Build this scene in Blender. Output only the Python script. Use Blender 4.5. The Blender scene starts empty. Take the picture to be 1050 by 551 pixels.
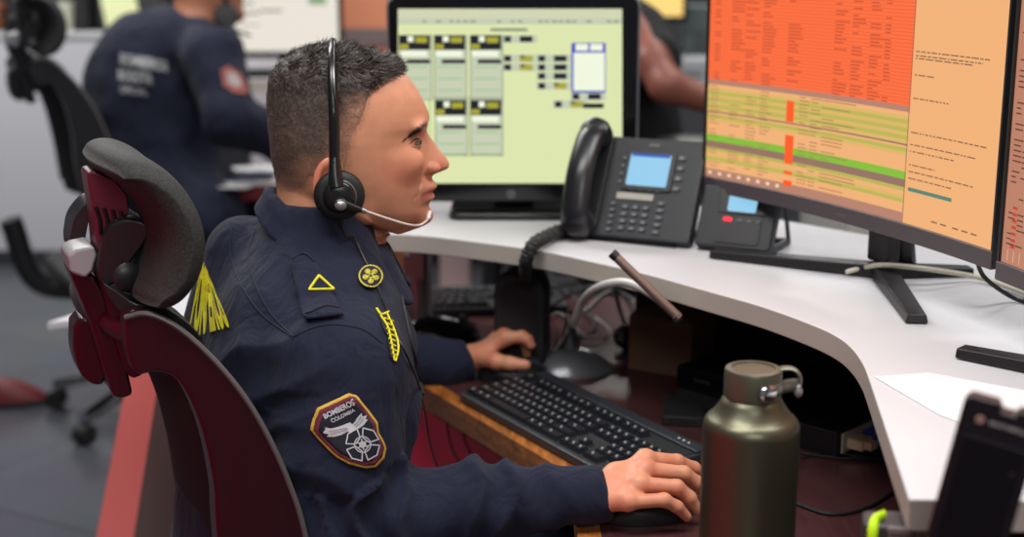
import bpy, bmesh, math, random
import numpy as np
from mathutils import Vector, Matrix, noise
from mathutils.bvhtree import BVHTree
from mathutils.geometry import delaunay_2d_cdt
random.seed(7); rng = np.random.default_rng(7)
S = bpy.context.scene; COL = S.collection
R = math.radians
# ------------------------------------------------------------------ camera model
F = 1450.0; PITCH = R(13); HC = 1.43
cp, sp = math.cos(PITCH), math.sin(PITCH)
def ray(x, y):
    u = (x-525)/F; v = (275.5-y)/F
    return Vector((u, cp+v*sp, -sp+v*cp))
CAM = Vector((0, 0, HC))
def P(x, y, d): return CAM + ray(x, y)*d
def PZ(x, y, z):
    r = ray(x, y); return CAM + r*((z-HC)/r.z)
def PY(x, y, Y):
    r = ray(x, y); return CAM + r*(Y/r.y)
# ------------------------------------------------------------------ materials
def lin(v):
    v = v/255.0
    return v/12.92 if v <= .04045 else ((v+.055)/1.055)**2.4
def srgb(r, g, b): return (lin(r), lin(g), lin(b), 1)
MATS = {}
def mat(name, col, rough=.5, metal=0, bump=0, bscale=200, var=0, vscale=8, emit=0, spec=.5, coat=0, trans=0, stretch=None, sheen=0):
    if name in MATS: return MATS[name]
    m = bpy.data.materials.new(name); m.use_nodes = True
    nt = m.node_tree; b = nt.nodes['Principled BSDF']
    c = srgb(*col)
    b.inputs['Base Color'].default_value = c
    b.inputs['Roughness'].default_value = rough; b.inputs['Metallic'].default_value = metal
    b.inputs['Specular IOR Level'].default_value = spec
    if coat: b.inputs['Coat Weight'].default_value = coat; b.inputs['Coat Roughness'].default_value = .1
    if sheen: b.inputs['Sheen Weight'].default_value = sheen; b.inputs['Sheen Roughness'].default_value = .6
    tc = nt.nodes.new('ShaderNodeTexCoord'); mp = nt.nodes.new('ShaderNodeMapping')
    nt.links.new(tc.outputs['Object'], mp.inputs['Vector'])
    if stretch: mp.inputs['Scale'].default_value = stretch
    if emit:
        b.inputs['Base Color'].default_value = (0.01, .01, .01, 1)
        b.inputs['Emission Color'].default_value = c; b.inputs['Emission Strength'].default_value = emit
    if var:
        n = nt.nodes.new('ShaderNodeTexNoise'); n.inputs['Scale'].default_value = vscale; n.inputs['Detail'].default_value = 6
        nt.links.new(mp.outputs[0], n.inputs['Vector'])
        mx = nt.nodes.new('ShaderNodeMix'); mx.data_type = 'RGBA'
        mx.inputs[6].default_value = tuple(x*(1-var) for x in c[:3])+(1,)
        mx.inputs[7].default_value = tuple(min(1, x*(1+var)) for x in c[:3])+(1,)
        nt.links.new(n.outputs['Fac'], mx.inputs[0]); nt.links.new(mx.outputs[2], b.inputs['Base Color'])
    if bump:
        n2 = nt.nodes.new('ShaderNodeTexNoise'); n2.inputs['Scale'].default_value = bscale; n2.inputs['Detail'].default_value = 3
        nt.links.new(mp.outputs[0], n2.inputs['Vector'])
        bp = nt.nodes.new('ShaderNodeBump'); bp.inputs['Strength'].default_value = bump; bp.inputs['Distance'].default_value = .002
        nt.links.new(n2.outputs['Fac'], bp.inputs['Height']); nt.links.new(bp.outputs[0], b.inputs['Normal'])
    MATS[name] = m
    return m
def emat(name, col, k=1.0): return mat(name, col, rough=.4, emit=k, spec=.2)
# ------------------------------------------------------------------ objects
def setp(o, label=None, cat=None, group=None, kind=None):
    if label: o['label'] = label
    if cat: o['category'] = cat
    if group: o['group'] = group
    if kind: o['kind'] = kind
    return o
def thing(name, label, cat, loc=(0, 0, 0), rz=0, group=None):
    o = bpy.data.objects.new(name, None); COL.objects.link(o)
    o.location = loc; o.rotation_euler = (0, 0, rz); o.empty_display_size = .05
    return setp(o, label, cat, group)
def copy_tree(o, parent=None):
    c = o.copy(); COL.objects.link(c); c.parent = parent
    for ch in list(o.children): copy_tree(ch, c)
    return c
def rotm(rx=0, ry=0, rz=0):
    return Matrix.Rotation(rz, 3, 'Z') @ Matrix.Rotation(ry, 3, 'Y') @ Matrix.Rotation(rx, 3, 'X')
def spline(pts, n=8):
    pts = [Vector(p) for p in pts]
    if len(pts) < 3: return [pts[0].lerp(pts[-1], i/n) for i in range(n+1)]
    out = []; e = [2*pts[0]-pts[1]] + pts + [2*pts[-1]-pts[-2]]
    for i in range(1, len(e)-2):
        p0, p1, p2, p3 = e[i-1:i+3]
        for k in range(n):
            t = k/n
            out.append(.5*((2*p1)+(p2-p0)*t+(2*p0-5*p1+4*p2-p3)*t*t+(3*p1-p0-3*p2+p3)*t**3))
    out.append(pts[-1]); return out
class MB:
    def __init__(s, T=None): s.v = []; s.f = []; s.m = []; s.T = T
    def add(s, vs, fs, mi=0):
        b = len(s.v)
        s.v += [Vector(v) for v in vs]; s.f += [tuple(b+i for i in f) for f in fs]; s.m += [mi]*len(fs)
        return s
    def box(s, c, size, rot=None, mi=0, taper=None):
        c = Vector(c); h = Vector(size)/2; vs = []
        for z in (-1, 1):
            for y in (-1, 1):
                for x in (-1, 1):
                    t = taper if (taper and z > 0) else (1, 1)
                    v = Vector((x*h.x*t[0], y*h.y*t[1], z*h.z))
                    if rot: v = rot @ v
                    vs.append(c+v)
        return s.add(vs, [(0, 2, 3, 1), (4, 5, 7, 6), (0, 1, 5, 4), (2, 6, 7, 3), (0, 4, 6, 2), (1, 3, 7, 5)], mi)
    def prism(s, poly, z0, z1, mi=0, M=None):
        n = len(poly); vs = [Vector((p[0], p[1], z0)) for p in poly]+[Vector((p[0], p[1], z1)) for p in poly]
        if M: vs = [M @ v for v in vs]
        a = sum(poly[i][0]*poly[(i+1) % n][1]-poly[(i+1) % n][0]*poly[i][1] for i in range(n))
        fs = [tuple(range(n))[::-1], tuple(range(n, 2*n))]+[(i, (i+1) % n, n+(i+1) % n, n+i) for i in range(n)]
        if a < 0: fs = [f[::-1] for f in fs]
        return s.add(vs, fs, mi)
    def tube(s, pts, r, seg=10, mi=0, sm=6, flat=1.0, up=None):
        pts = spline(pts, sm) if sm else [Vector(p) for p in pts]
        n = len(pts); rr = r if callable(r) else (lambda t: r)
        vs = []; fs = []; u = Vector(up) if up else None
        for i, p in enumerate(pts):
            t = (pts[min(i+1, n-1)]-pts[max(i-1, 0)]).normalized()
            if u is None: u = t.orthogonal()
            u = (Vector(up) if up else u); u = (u-t*u.dot(t)).normalized(); w = t.cross(u); q = rr(i/(n-1))
            for k in range(seg):
                a = 2*math.pi*k/seg
                vs.append(p+u*(math.cos(a)*q*flat)+w*(math.sin(a)*q))
        for i in range(n-1):
            for k in range(seg):
                k2 = (k+1) % seg
                fs.append((i*seg+k, i*seg+k2, (i+1)*seg+k2, (i+1)*seg+k))
        fs.append(tuple(range(seg))[::-1]); fs.append(tuple((n-1)*seg+k for k in range(seg)))
        return s.add(vs, fs, mi)
    def lathe(s, prof, c=(0, 0, 0), seg=48, mi=0, M=None, sx=1, sy=1):
        c = Vector(c); vs = []; fs = []; n = len(prof)
        for r, z in prof:
            for k in range(seg):
                a = 2*math.pi*k/seg; v = Vector((r*math.cos(a)*sx, r*math.sin(a)*sy, z))
                vs.append(c+(M @ v if M else v))
        for i in range(n-1):
            for k in range(seg):
                k2 = (k+1) % seg; fs.append((i*seg+k, i*seg+k2, (i+1)*seg+k2, (i+1)*seg+k))
        fs.append(tuple(range(seg))[::-1]); fs.append(tuple((n-1)*seg+k for k in range(seg)))
        return s.add(vs, fs, mi)
    def ball(s, c, r, seg=20, mi=0, M=None):
        if not hasattr(r, '__len__'): r = (r, r, r)
        prof = [(math.sin(math.pi*i/12), -math.cos(math.pi*i/12)) for i in range(13)]
        prof[0] = (.001, -1); prof[-1] = (.001, 1)
        D = Matrix.Diagonal(Vector(r)).to_3x3(); D = (M @ D) if M else D
        return s.lathe(prof, c, seg, mi, D)
    def grid(s, fn, nu, nv, mi=0, closed=False):
        vs = [fn(i/nu, j/nv) for i in range(nu+1) for j in range(nv+1)]
        fs = [(i*(nv+1)+j, (i+1)*(nv+1)+j, (i+1)*(nv+1)+j+1, i*(nv+1)+j+1) for i in range(nu) for j in range(nv)]
        return s.add(vs, fs, mi)
    def build(s, name, mats, parent=None, world=False, bevel=0, smooth=True, solid=0, sub=0, bseg=2, angle=40, offs=0):
        mats = mats if isinstance(mats, (list, tuple)) else [mats]
        me = bpy.data.meshes.new(name); off = Vector((0, 0, 0))
        if world and parent is not None:
            off = parent.location.copy()
            if parent.parent is not None: off += parent.parent.location
        me.from_pydata([tuple(v-off) for v in s.v], [], s.f)
        for m in mats: me.materials.append(m)
        me.polygons.foreach_set('material_index', s.m)
        o = bpy.data.objects.new(name, me); COL.objects.link(o)
        if parent is not None: o.parent = parent
        if smooth: me.polygons.foreach_set('use_smooth', [True]*len(s.f)); 
        me.update()
        if solid:
            md = o.modifiers.new('s', 'SOLIDIFY'); md.thickness = solid; md.offset = offs
        if bevel:
            md = o.modifiers.new('b', 'BEVEL'); md.width = bevel; md.segments = bseg; md.limit_method = 'ANGLE'; md.angle_limit = R(35)
            md.harden_normals = True
        elif smooth:
            sharp(o, angle)
        if sub:
            md = o.modifiers.new('u', 'SUBSURF'); md.levels = sub; md.render_levels = sub
        return o
def sharp(o, angle=40):
    me = o.data; bm = bmesh.new(); bm.from_mesh(me)
    for e in bm.edges:
        if len(e.link_faces) == 2 and e.calc_face_angle(0) > R(angle): e.smooth = False
    bm.to_mesh(me); bm.free()
def rrect(w, h, r, n=5, cx=0, cy=0):
    out = []
    for qx, qy, a0 in ((1, 1, 0), (-1, 1, 90), (-1, -1, 180), (1, -1, 270)):
        for k in range(n+1):
            a = R(a0+90*k/n); out.append((cx+qx*(w/2-r)+r*math.cos(a), cy+qy*(h/2-r)+r*math.sin(a)))
    return out
# ------------------------------------------------------------------ implicit surfaces
def A3(v): return np.array(v, dtype=np.float32)
def sm(a, b, k):
    h = np.clip(.5+.5*(b-a)/k, 0, 1); return b*(1-h)+a*h-k*h*(1-h)
def smax(a, b, k): return -sm(-a, -b, k)
def cone(p, a, b, ra, rb, flat=None):
    a = A3(a); b = A3(b); ab = b-a; t = np.clip(((p-a)@ab)/float(ab@ab), 0, 1)
    q = p-a-t[:, None]*ab
    if flat is not None:
        n, k = flat; n = A3(n); n = n/np.linalg.norm(n); q = q+(q@n)[:, None]*n*(k-1)
    return np.sqrt((q*q).sum(1))-(ra+(rb-ra)*t)
def ell(p, c, r, M=None):
    q = p-A3(c)
    if M is not None: q = q@A3(M)
    r = A3(r); k0 = np.sqrt(((q/r)**2).sum(1))+1e-6; k1 = np.sqrt(((q/(r*r))**2).sum(1))+1e-6
    return k0*(k0-1)/k1
def chain(p, pts, rs, k=.01):
    d = None
    for i in range(len(pts)-1):
        c = cone(p, pts[i], pts[i+1], rs[i], rs[i+1]); d = c if d is None else sm(d, c, k)
    return d
def surfnet(f, lo, hi, h):
    lo = np.array(lo, float); hi = np.array(hi, float)
    n = np.ceil((hi-lo)/h).astype(int)+1
    ax = [(lo[i]+h*np.arange(n[i])).astype(np.float32) for i in range(3)]
    V = np.empty(n, np.float32); step = max(1, int(1.5e6//(n[1]*n[2])))
    for i in range(0, n[0], step):
        xs = ax[0][i:i+step]
        g = np.stack(np.meshgrid(xs, ax[1], ax[2], indexing='ij'), -1).reshape(-1, 3)
        V[i:i+step] = f(g).reshape(len(xs), n[1], n[2])
    s = V < 0
    c = n-1; cnt = np.zeros(c, np.int8)
    for dx in (0, 1):
        for dy in (0, 1):
            for dz in (0, 1): cnt += s[dx:c[0]+dx, dy:c[1]+dy, dz:c[2]+dz]
    act = (cnt > 0) & (cnt < 8); idx = np.argwhere(act); vid = -np.ones(c, np.int32); vid[act] = np.arange(len(idx))
    acc = np.zeros((len(idx), 3)); num = np.zeros(len(idx))
    C = [(a, b, d) for a in (0, 1) for b in (0, 1) for d in (0, 1)]
    for c0 in C:
        for axn in range(3):
            if c0[axn] == 0:
                c1 = list(c0); c1[axn] = 1
                v0 = V[idx[:, 0]+c0[0], idx[:, 1]+c0[1], idx[:, 2]+c0[2]]; v1 = V[idx[:, 0]+c1[0], idx[:, 1]+c1[1], idx[:, 2]+c1[2]]
                cr = (v0 < 0) != (v1 < 0); t = np.where(cr, v0/(v0-v1+1e-12), 0)
                pt = np.tile(np.array(c0, float), (len(idx), 1)); pt[:, axn] += t
                acc[cr] += pt[cr]; num[cr] += 1
    verts = lo+h*(idx+acc/num[:, None]); faces = []
    for axn in range(3):
        o = [i for i in range(3) if i != axn]
        sl0 = [slice(None)]*3; sl1 = [slice(None)]*3; sl0[axn] = slice(0, -1); sl1[axn] = slice(1, None)
        a = s[tuple(sl0)]; b = s[tuple(sl1)]; e = np.argwhere(a != b)
        ok = np.all([(e[:, k] > 0) & (e[:, k] < n[k]-1) for k in o], axis=0); e = e[ok]
        inside = a[e[:, 0], e[:, 1], e[:, 2]]
        q = []
        for d0, d1 in ((0, 0), (1, 0), (1, 1), (0, 1)):
            t = e.copy(); t[:, o[0]] -= d0; t[:, o[1]] -= d1; q.append(vid[t[:, 0], t[:, 1], t[:, 2]])
        q = np.stack(q, 1); flip = inside if axn == 1 else ~inside
        q[flip] = q[flip][:, ::-1]; faces.append(q)
    return verts, np.concatenate(faces)
def lap(v, f, it=2, k=.5):
    e = np.concatenate([f[:, [0, 1]], f[:, [1, 2]], f[:, [2, 3]], f[:, [3, 0]]]); e = np.concatenate([e, e[:, ::-1]])
    deg = np.bincount(e[:, 0], minlength=len(v))[:, None]
    for _ in range(it):
        a = np.stack([np.bincount(e[:, 0], weights=v[e[:, 1], i], minlength=len(v)) for i in range(3)], 1)
        v = v*(1-k)+k*a/np.maximum(deg, 1)
    return v
def vnormals(v, f):
    d1 = v[f[:, 2]]-v[f[:, 0]]; d2 = v[f[:, 3]]-v[f[:, 1]]; fn = np.cross(d1, d2); n = np.zeros_like(v)
    for i in range(4):
        for k in range(3): n[:, k] += np.bincount(f[:, i], weights=fn[:, k], minlength=len(v))
    return n/np.maximum(np.linalg.norm(n, axis=1)[:, None], 1e-12)
def npmesh(name, v, f, mats, parent=None, colors=None):
    me = bpy.data.meshes.new(name)
    me.vertices.add(len(v)); me.vertices.foreach_set('co', np.asarray(v, np.float32).ravel())
    k = f.shape[1]; me.loops.add(len(f)*k); me.loops.foreach_set('vertex_index', f.astype(np.int32).ravel())
    me.polygons.add(len(f)); me.polygons.foreach_set('loop_start', np.arange(len(f), dtype=np.int32)*k)
    me.polygons.foreach_set('loop_total', np.full(len(f), k, np.int32)); me.polygons.foreach_set('use_smooth', np.ones(len(f), bool))
    me.update(calc_edges=True); me.validate()
    if colors is not None:
        at = me.color_attributes.new('Col', 'FLOAT_COLOR', 'POINT'); c = np.ones((len(v), 4), np.float32); c[:, :3] = colors; at.data.foreach_set('color', c.ravel())
    for m in (mats if isinstance(mats, (list, tuple)) else [mats]): me.materials.append(m)
    o = bpy.data.objects.new(name, me); COL.objects.link(o)
    if parent is not None: o.parent = parent
    return o
def localize(v, parent):
    off = np.array(parent.location); return v-off
# ------------------------------------------------------------------ draping marks onto a surface
class Drape:
    def __init__(s, v, f): s.b = BVHTree.FromPolygons([tuple(x) for x in v], [tuple(int(i) for i in q) for q in f])
    def px(s, x, y, off=.001):
        r = ray(x, y).normalized(); h = s.b.ray_cast(CAM, r)
        if h[0] is None: return None
        n = h[1] if h[1].dot(r) < 0 else -h[1]
        return h[0]+n*off-r*off*.5
    def ribbon(s, mb, pts, w, off=.001, mi=0, n=6):
        q = spline([(p[0], p[1], 0) for p in pts], n); w3 = []
        for a in q:
            h = s.px(a.x, a.y, off)
            if h: w3.append(h)
        if len(w3) > 1: mb.tube(w3, w, 6, mi, sm=0)
    def poly(s, mb, poly, off=.001, mi=0, step=3.0):
        xs = [p[0] for p in poly]; ys = [p[1] for p in poly]; pts = []; n = len(poly); ed = []
        for i in range(n):
            a = Vector(poly[i]); b = Vector(poly[(i+1) % n]); m = max(1, int((b-a).length/step))
            for k in range(m): pts.append(a.lerp(b, k/m))
        m = len(pts); ed = [(i, (i+1) % m) for i in range(m)]
        y = min(ys)+step/2
        while y < max(ys):
            x = min(xs)+step/2
            while x < max(xs):
                c = False; j = m-1
                for i in range(m):
                    if (pts[i].y > y) != (pts[j].y > y) and x < (pts[j].x-pts[i].x)*(y-pts[i].y)/(pts[j].y-pts[i].y)+pts[i].x: c = not c
                    j = i
                if c and min((Vector((x, y))-q).length for q in pts[:m]) > step*.4: pts.append(Vector((x, y)))
                x += step
            y += step
        r = delaunay_2d_cdt([Vector((p[0], p[1])) for p in pts], ed, [list(range(m))], 1, 1e-5)
        s.tris(mb, [(v.x, v.y) for v in r[0]], r[2], off, mi)
    def tris(s, mb, vs, fs, off, mi):
        w = [s.px(a, b, off) for a, b in vs]; ok = [x is not None for x in w]
        w = [x if x else Vector((0, 0, 0)) for x in w]
        mb.add(w, [f for f in fs if all(ok[i] for i in f)], mi)
def text2d(txt, bold=0):
    cu = bpy.data.curves.new('t', 'FONT'); cu.body = txt; cu.align_x = 'CENTER'; cu.offset = bold
    o = bpy.data.objects.new('t', cu); COL.objects.link(o); bpy.context.view_layer.update()
    me = o.to_mesh(); vs = [(v.co.x, v.co.y) for v in me.vertices]; fs = [tuple(p.vertices) for p in me.polygons]
    o.to_mesh_clear(); bpy.data.objects.remove(o); bpy.data.curves.remove(cu)
    return vs, fs
def text_on(mb, txt, fn, mi=0, bold=0):
    """fn maps 2-D text units to a 3-D point"""
    vs, fs = text2d(txt, bold); mb.add([fn(x, y) for x, y in vs], fs, mi)
# ================================================================== materials used at the desk
ZL, ZU = .75, .98
M_black = mat('black_plastic', (26, 26, 29), .38, bump=.1, bscale=600, var=.2, vscale=12)
M_blackg = mat('black_gloss', (14, 14, 16), .12, var=.2, vscale=5)
M_blackm = mat('black_matte', (27, 27, 29), .6, bump=.15, bscale=500, var=.15)
M_dgrey = mat('dark_grey_plastic', (52, 54, 60), .45, bump=.1, bscale=500, var=.1)
M_kbd = mat('keyboard_plastic', (44, 48, 54), .42, bump=.1, bscale=500, var=.1)
M_key = mat('key_plastic', (30, 32, 37), .35, bump=.1, bscale=500, var=.12)
M_leg = mat('legend_white', (150, 153, 156), .5, var=.05)
M_white = mat('white_laminate', (198, 197, 202), .42, bump=.04, bscale=300, var=.03, vscale=4)
M_edge = mat('laminate_edging', (176, 168, 160), .45, bump=.05, bscale=200, var=.04, vscale=6)
M_silver = mat('silver_metal', (180, 180, 184), .3, metal=.8, bump=.03, var=.1)
M_chrome = mat('chrome', (220, 220, 222), .12, metal=1, var=.05)
M_greyc = mat('grey_cable', (150, 148, 146), .5, var=.1, vscale=20)
M_paper = mat('white_paper', (224, 223, 227), .7, bump=.03, bscale=80, var=.02)
def wood_mat(name, c1, c2, rough):
    m = bpy.data.materials.new(name); m.use_nodes = True; nt = m.node_tree; b = nt.nodes['Principled BSDF']
    tc = nt.nodes.new('ShaderNodeTexCoord'); mp = nt.nodes.new('ShaderNodeMapping'); mp.inputs['Scale'].default_value = (14, 1.6, 14)
    mp.inputs['Rotation'].default_value = (0, 0, R(30))
    n = nt.nodes.new('ShaderNodeTexNoise'); n.inputs['Scale'].default_value = 5; n.inputs['Detail'].default_value = 8; n.inputs['Distortion'].default_value = 1.2
    rp = nt.nodes.new('ShaderNodeValToRGB'); rp.color_ramp.elements[0].color = srgb(*c1); rp.color_ramp.elements[1].color = srgb(*c2)
    rp.color_ramp.elements[0].position = .3; rp.color_ramp.elements[1].position = .75
    nt.links.new(tc.outputs['Object'], mp.inputs[0]); nt.links.new(mp.outputs[0], n.inputs['Vector']); nt.links.new(n.outputs['Fac'], rp.inputs[0])
    nt.links.new(rp.outputs[0], b.inputs['Base Color']); b.inputs['Roughness'].default_value = rough
    return m
M_wood = wood_mat('worn_wood_edge', (112, 62, 22), (190, 118, 56), .35)
M_top = wood_mat('maroon_desktop', (68, 39, 40), (80, 49, 50), .26)
M_red = mat('red_laminate', (255, 48, 92), .4, bump=.05, var=.08, vscale=5)

# ================================================================== lower wooden desk
E0 = PZ(452, 402, ZL); E1 = PZ(597, 487, ZL); E2 = PZ(602, 541, ZL)
dv = (E1-E0).normalized(); nv = Vector((dv.y, -dv.x, 0))      # nv points to the man's side
far0 = E0-dv*.42
poly = [far0.xy, E1.xy, E2.xy, (E2.x, .62), (1.05, .62), (1.05, 2.6), (far0.x+.1, 2.75)]
desk = thing('wooden_desk', 'maroon-topped wooden desk with worn orange-brown edge under the keyboard', 'desk', (.4, 1.8, 0))
L = Vector((.4, 1.8, 0))
ins = [(p[0], p[1]) for p in poly]
m = MB(); m.prism(ins, ZL-.034, ZL, 0)
o = m.build('desktop', [M_top], desk, world=True, bevel=.002); 
# wooden edge strip along the sitter's side
m = MB(); w = .016
def strip(a, b, z0, z1, t):
    a = Vector((a[0], a[1])); b = Vector((b[0], b[1])); d = (b-a).normalized(); n = Vector((d.y, -d.x))
    m.prism([a, b, b+n*-t, a+n*-t], z0, z1)
e0 = far0.xy; e1 = E1.xy; e2 = E2.xy; e3 = Vector((E2.x, .62))
nrm = [Vector(((q-p).normalized().y, -(q-p).normalized().x)) for p, q in ((e0, e1), (e1, e2), (e2, e3))]
t = .013
outp = [e0+nrm[0]*-0, e1, e2, e3]
outer = [e0+nrm[0]*t, e1+(nrm[0]+nrm[1]).normalized()*t, e2+(nrm[1]+nrm[2]).normalized()*t, e3+nrm[2]*t]
sgn = 1 if (outer[0]-Vector((1, 2))).length > (e0-Vector((1, 2))).length else -1
outer = [a+(b-a)*sgn for a, b in zip(outp, outer)]
m.prism([*outp, *outer[::-1]], ZL-.035, ZL+.0005)
inner = [a-(b-a)*1.2 for a, b in zip(outp, outer)]
m.prism([*outp, *inner[::-1]], ZL-.001, ZL+.0005)
m.build('edge_strip', M_wood, desk, world=True, bevel=.003)
# dark apron and red modesty panel under the top, frame legs
m = MB(); ap0 = e0-nrm[0]*sgn*.05; ap1 = e1-nrm[0]*sgn*.05
m.prism([ap0, ap1, ap1-nrm[0]*sgn*.02, ap0-nrm[0]*sgn*.02], ZL-.085, ZL-.034)
m.build('apron', mat('dark_brown_board', (34, 20, 16), .5, var=.2), desk, world=True, bevel=.001)
m = MB(); k0 = e0-nrm[0]*sgn*.16-dv.xy*.1; k1 = e1-nrm[0]*sgn*.16+dv.xy*.0
m.prism([k0, k1, k1-nrm[0]*sgn*.018, k0-nrm[0]*sgn*.018], .14, ZL-.036)
m.build('modesty_panel', M_red, desk, world=True, bevel=.001)['label'] = 'bright red panel below the desktop'
for (x, y) in ((.15, .72), (.98, .7), (.98, 2.3), (.1, 2.35), (k1.x+.05, k1.y)):
    m = MB(); m.box((x, y, (ZL-.036)/2), (.05, .05, ZL-.036)); m.build('leg', M_dgrey, desk, world=True, bevel=.003)

# ================================================================== raised white worktop
W0 = PZ(395, 243, ZU); W1 = PZ(858, 337, ZU); W2 = PZ(886, 371, ZU); W3 = PZ(932, 512, ZU)
d01 = (W1-W0).normalized(); Wm = Vector((-.42, 2.3, 0))
up_poly = [Vector((-.42, 2.22))]+[p.xy for p in spline([PZ(x, y, ZU) for x, y in ((388, 240), (430, 241.5), (480, 247), (553, 257), (610, 269), (668, 282.5), (720, 297), (780, 314), (830, 332), (858, 345), (874, 358), (885, 374), (892, 392))], 4)]
up_poly += [W3.xy, (.92, W3.y-.02), (.92, 1.72), (.62, 2.12), (.3, 2.47), (Wm.x, 2.62)]
wt = thing('white_worktop', 'raised white laminate worktop carrying the monitors and desk phone', 'worktop', (.35, 1.9, 0))
m = MB(); m.prism(up_poly, ZU-.029, ZU, 1)
mm = m.build('slab', [M_white, M_edge], wt, world=True, bevel=.0018)
for p in mm.data.polygons:
    if p.normal.z > .9: p.material_index = 0
for i, (x, y) in enumerate(((PZ(440, 296, ZL).x, 2.47), (.78, 1.98), (.86, 1.2))):
    m = MB(); m.lathe([(.032, 0), (.032, .004), (.0235, .008), (.0235, ZU-.029-ZL-.002)], (x, y, ZL+.0005), 32)
    m.build('post', M_silver, wt, world=True)
m = MB(); m.prism([(.22, 2.44), (.30, 2.40), (.60, 2.06), (.90, 1.68), (.93, 1.70), (.62, 2.09), (.31, 2.43), (.22, 2.46)], ZL+.0006, ZU-.0295); m.build('shade_panel', M_blackm, wt, world=True, bevel=.001)  # added dark board, blocks light so the space under the worktop goes black
# bracket under the near corner
m = MB(); b = W3+Vector((.045, .05, 0))
m.prism([(b.x-.018, b.y-.02), (b.x+.018, b.y-.02), (b.x+.018, b.y+.02), (b.x-.018, b.y+.02)], ZU-.12, ZU-.033); m.build('bracket', M_dgrey, wt, world=True, bevel=.003)
# small papers pinned below the worktop
pk = PZ(1, 1, ZL)
m = MB(); q = [PY(x, y, 2.40) for x, y in ((414, 262), (434, 262), (434, 286), (414, 284))]
m.box(((q[0]+q[2])/2), ((q[1]-q[0]).length, .0012, (q[0]-q[3]).length)); 
setp(m.build('paper_note', mat('pink_paper', (226, 190, 192), .7, var=.03)), 'pale pink paper note pinned under the white worktop beside its silver post', 'note')

# ================================================================== keyboards
def unit_key(name, w, d, h=.0075, leg=True):
    m = MB(); m.box((0, 0, h/2), (w, d, h), taper=((w-.0035)/w, (d-.0045)/d), mi=0)
    if leg:
        q = min(.0032, w*.25)
        m.box((-w*.16, d*.1, h+.0002), (q, q*1.15, .0003), mi=1)
        m.box((-w*.16+q*1.2, d*.1-q*.9, h+.0002), (q*.7, q*.8, .0003), mi=1)
    me = m.build(name, [M_key, M_leg], None, smooth=False)
    d_ = me.data; bpy.data.objects.remove(me); return d_
KW = .019
KEYD = {}
def key_rows():
    rows = []
    def row(y, ws, x0=0, h=1):
        x = x0
        for w in ws:
            if w > 0: rows.append((x+w/2, y, w, h))
            x += abs(w)
    row(5.4, [1, -1, 1, 1, 1, 1, -.5, 1, 1, 1, 1, -.5, 1, 1, 1, 1]); row(5.4, [1, 1, 1], 15.4)
    row(4, [1]*13+[2]); row(3, [1.5]+[1]*12+[1.5]); row(2, [1.75]+[1]*11+[2.25]); row(1, [2.25]+[1]*10+[2.75]); row(0, [1.25, 1.25, 1.25, 6.25, 1.25, 1.25, 2.5])
    row(4, [1, 1, 1], 15.4); row(3, [1, 1, 1], 15.4); row(1, [1], 16.4); row(0, [1, 1, 1], 15.4)
    row(4, [1, 1, 1, 1], 18.8); row(3, [1, 1, 1], 18.8); row(2, [1, 1, 1], 18.8); row(1, [1, 1, 1], 18.8); row(0, [2, 1], 18.8)
    rows.append((22.3, 2.5, 1, 2)); rows.append((22.3, .5, 1, 2))
    return rows[:100]
def keyboard(label, loc, rz, tilt, group=None):
    t = thing('keyboard', label, 'keyboard', loc, rz)
    t.rotation_euler = (tilt, 0, rz); t.scale = (.90, 1.0, .95)
    m = MB(); W = .455; D = .158
    m.prism(rrect(W, D, .008), 0, .013, 0, Matrix.Translation((0, 0, .002)))
    m.box((0, D/2-.012, .0165), (W-.004, .022, .007))
    m.build('case', M_kbd, t, bevel=.002)
    m = MB(); m.box((0, -.009, .0153), (W-.014, .128, .0012)); m.build('key_well', M_blackm, t, smooth=False)
    for x, y, w, h in key_rows():
        k = (w, h)
        if k not in KEYD: KEYD[k] = unit_key('key', w*.0185-.0014, h*.0185-.0014, leg=w < 6)
        o = bpy.data.objects.new('key', KEYD[k]); COL.objects.link(o); o.parent = t
        o.location = (-W/2+.011+x*.0187, -D/2+.0165+y*.0188, .0158)
    m = MB()
    for i in range(3): m.box((W/2-.035-i*.012, D/2-.012, .0201), (.003, .0025, .0006))
    m.build('indicator_light', emat('led_white', (235, 240, 240), .9), t, smooth=False)
    m = MB(); m.box((0, 0, .001), (W-.02, D-.02, .002)); m.build('foot_pad', M_blackm, t, smooth=False)
    return t
kA = PZ(480, 405, ZL+.02); kB = PZ(717, 463, ZL+.02); kC = PZ(558, 383, ZL+.025)
kd = (kB-kC).normalized(); krz = math.atan2(kd.y, kd.x); kn = Vector((-kd.y, kd.x, 0))
kc = (kC+kB)/2-kn*.078+kd*-.006+Vector((.012, .002, 0)); kc.z = ZL+.0035
kb1 = keyboard('black full-size keyboard with white legends on the edge of the wooden desk', kc, krz, R(2.2))
kb2c = PZ(462, 318, ZL); kb2c.z = ZL+.0005
kb2 = keyboard('black keyboard pushed back under the white worktop behind the round mouse', kb2c+Vector((.01, .03, .001)), R(6), R(0))

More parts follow.
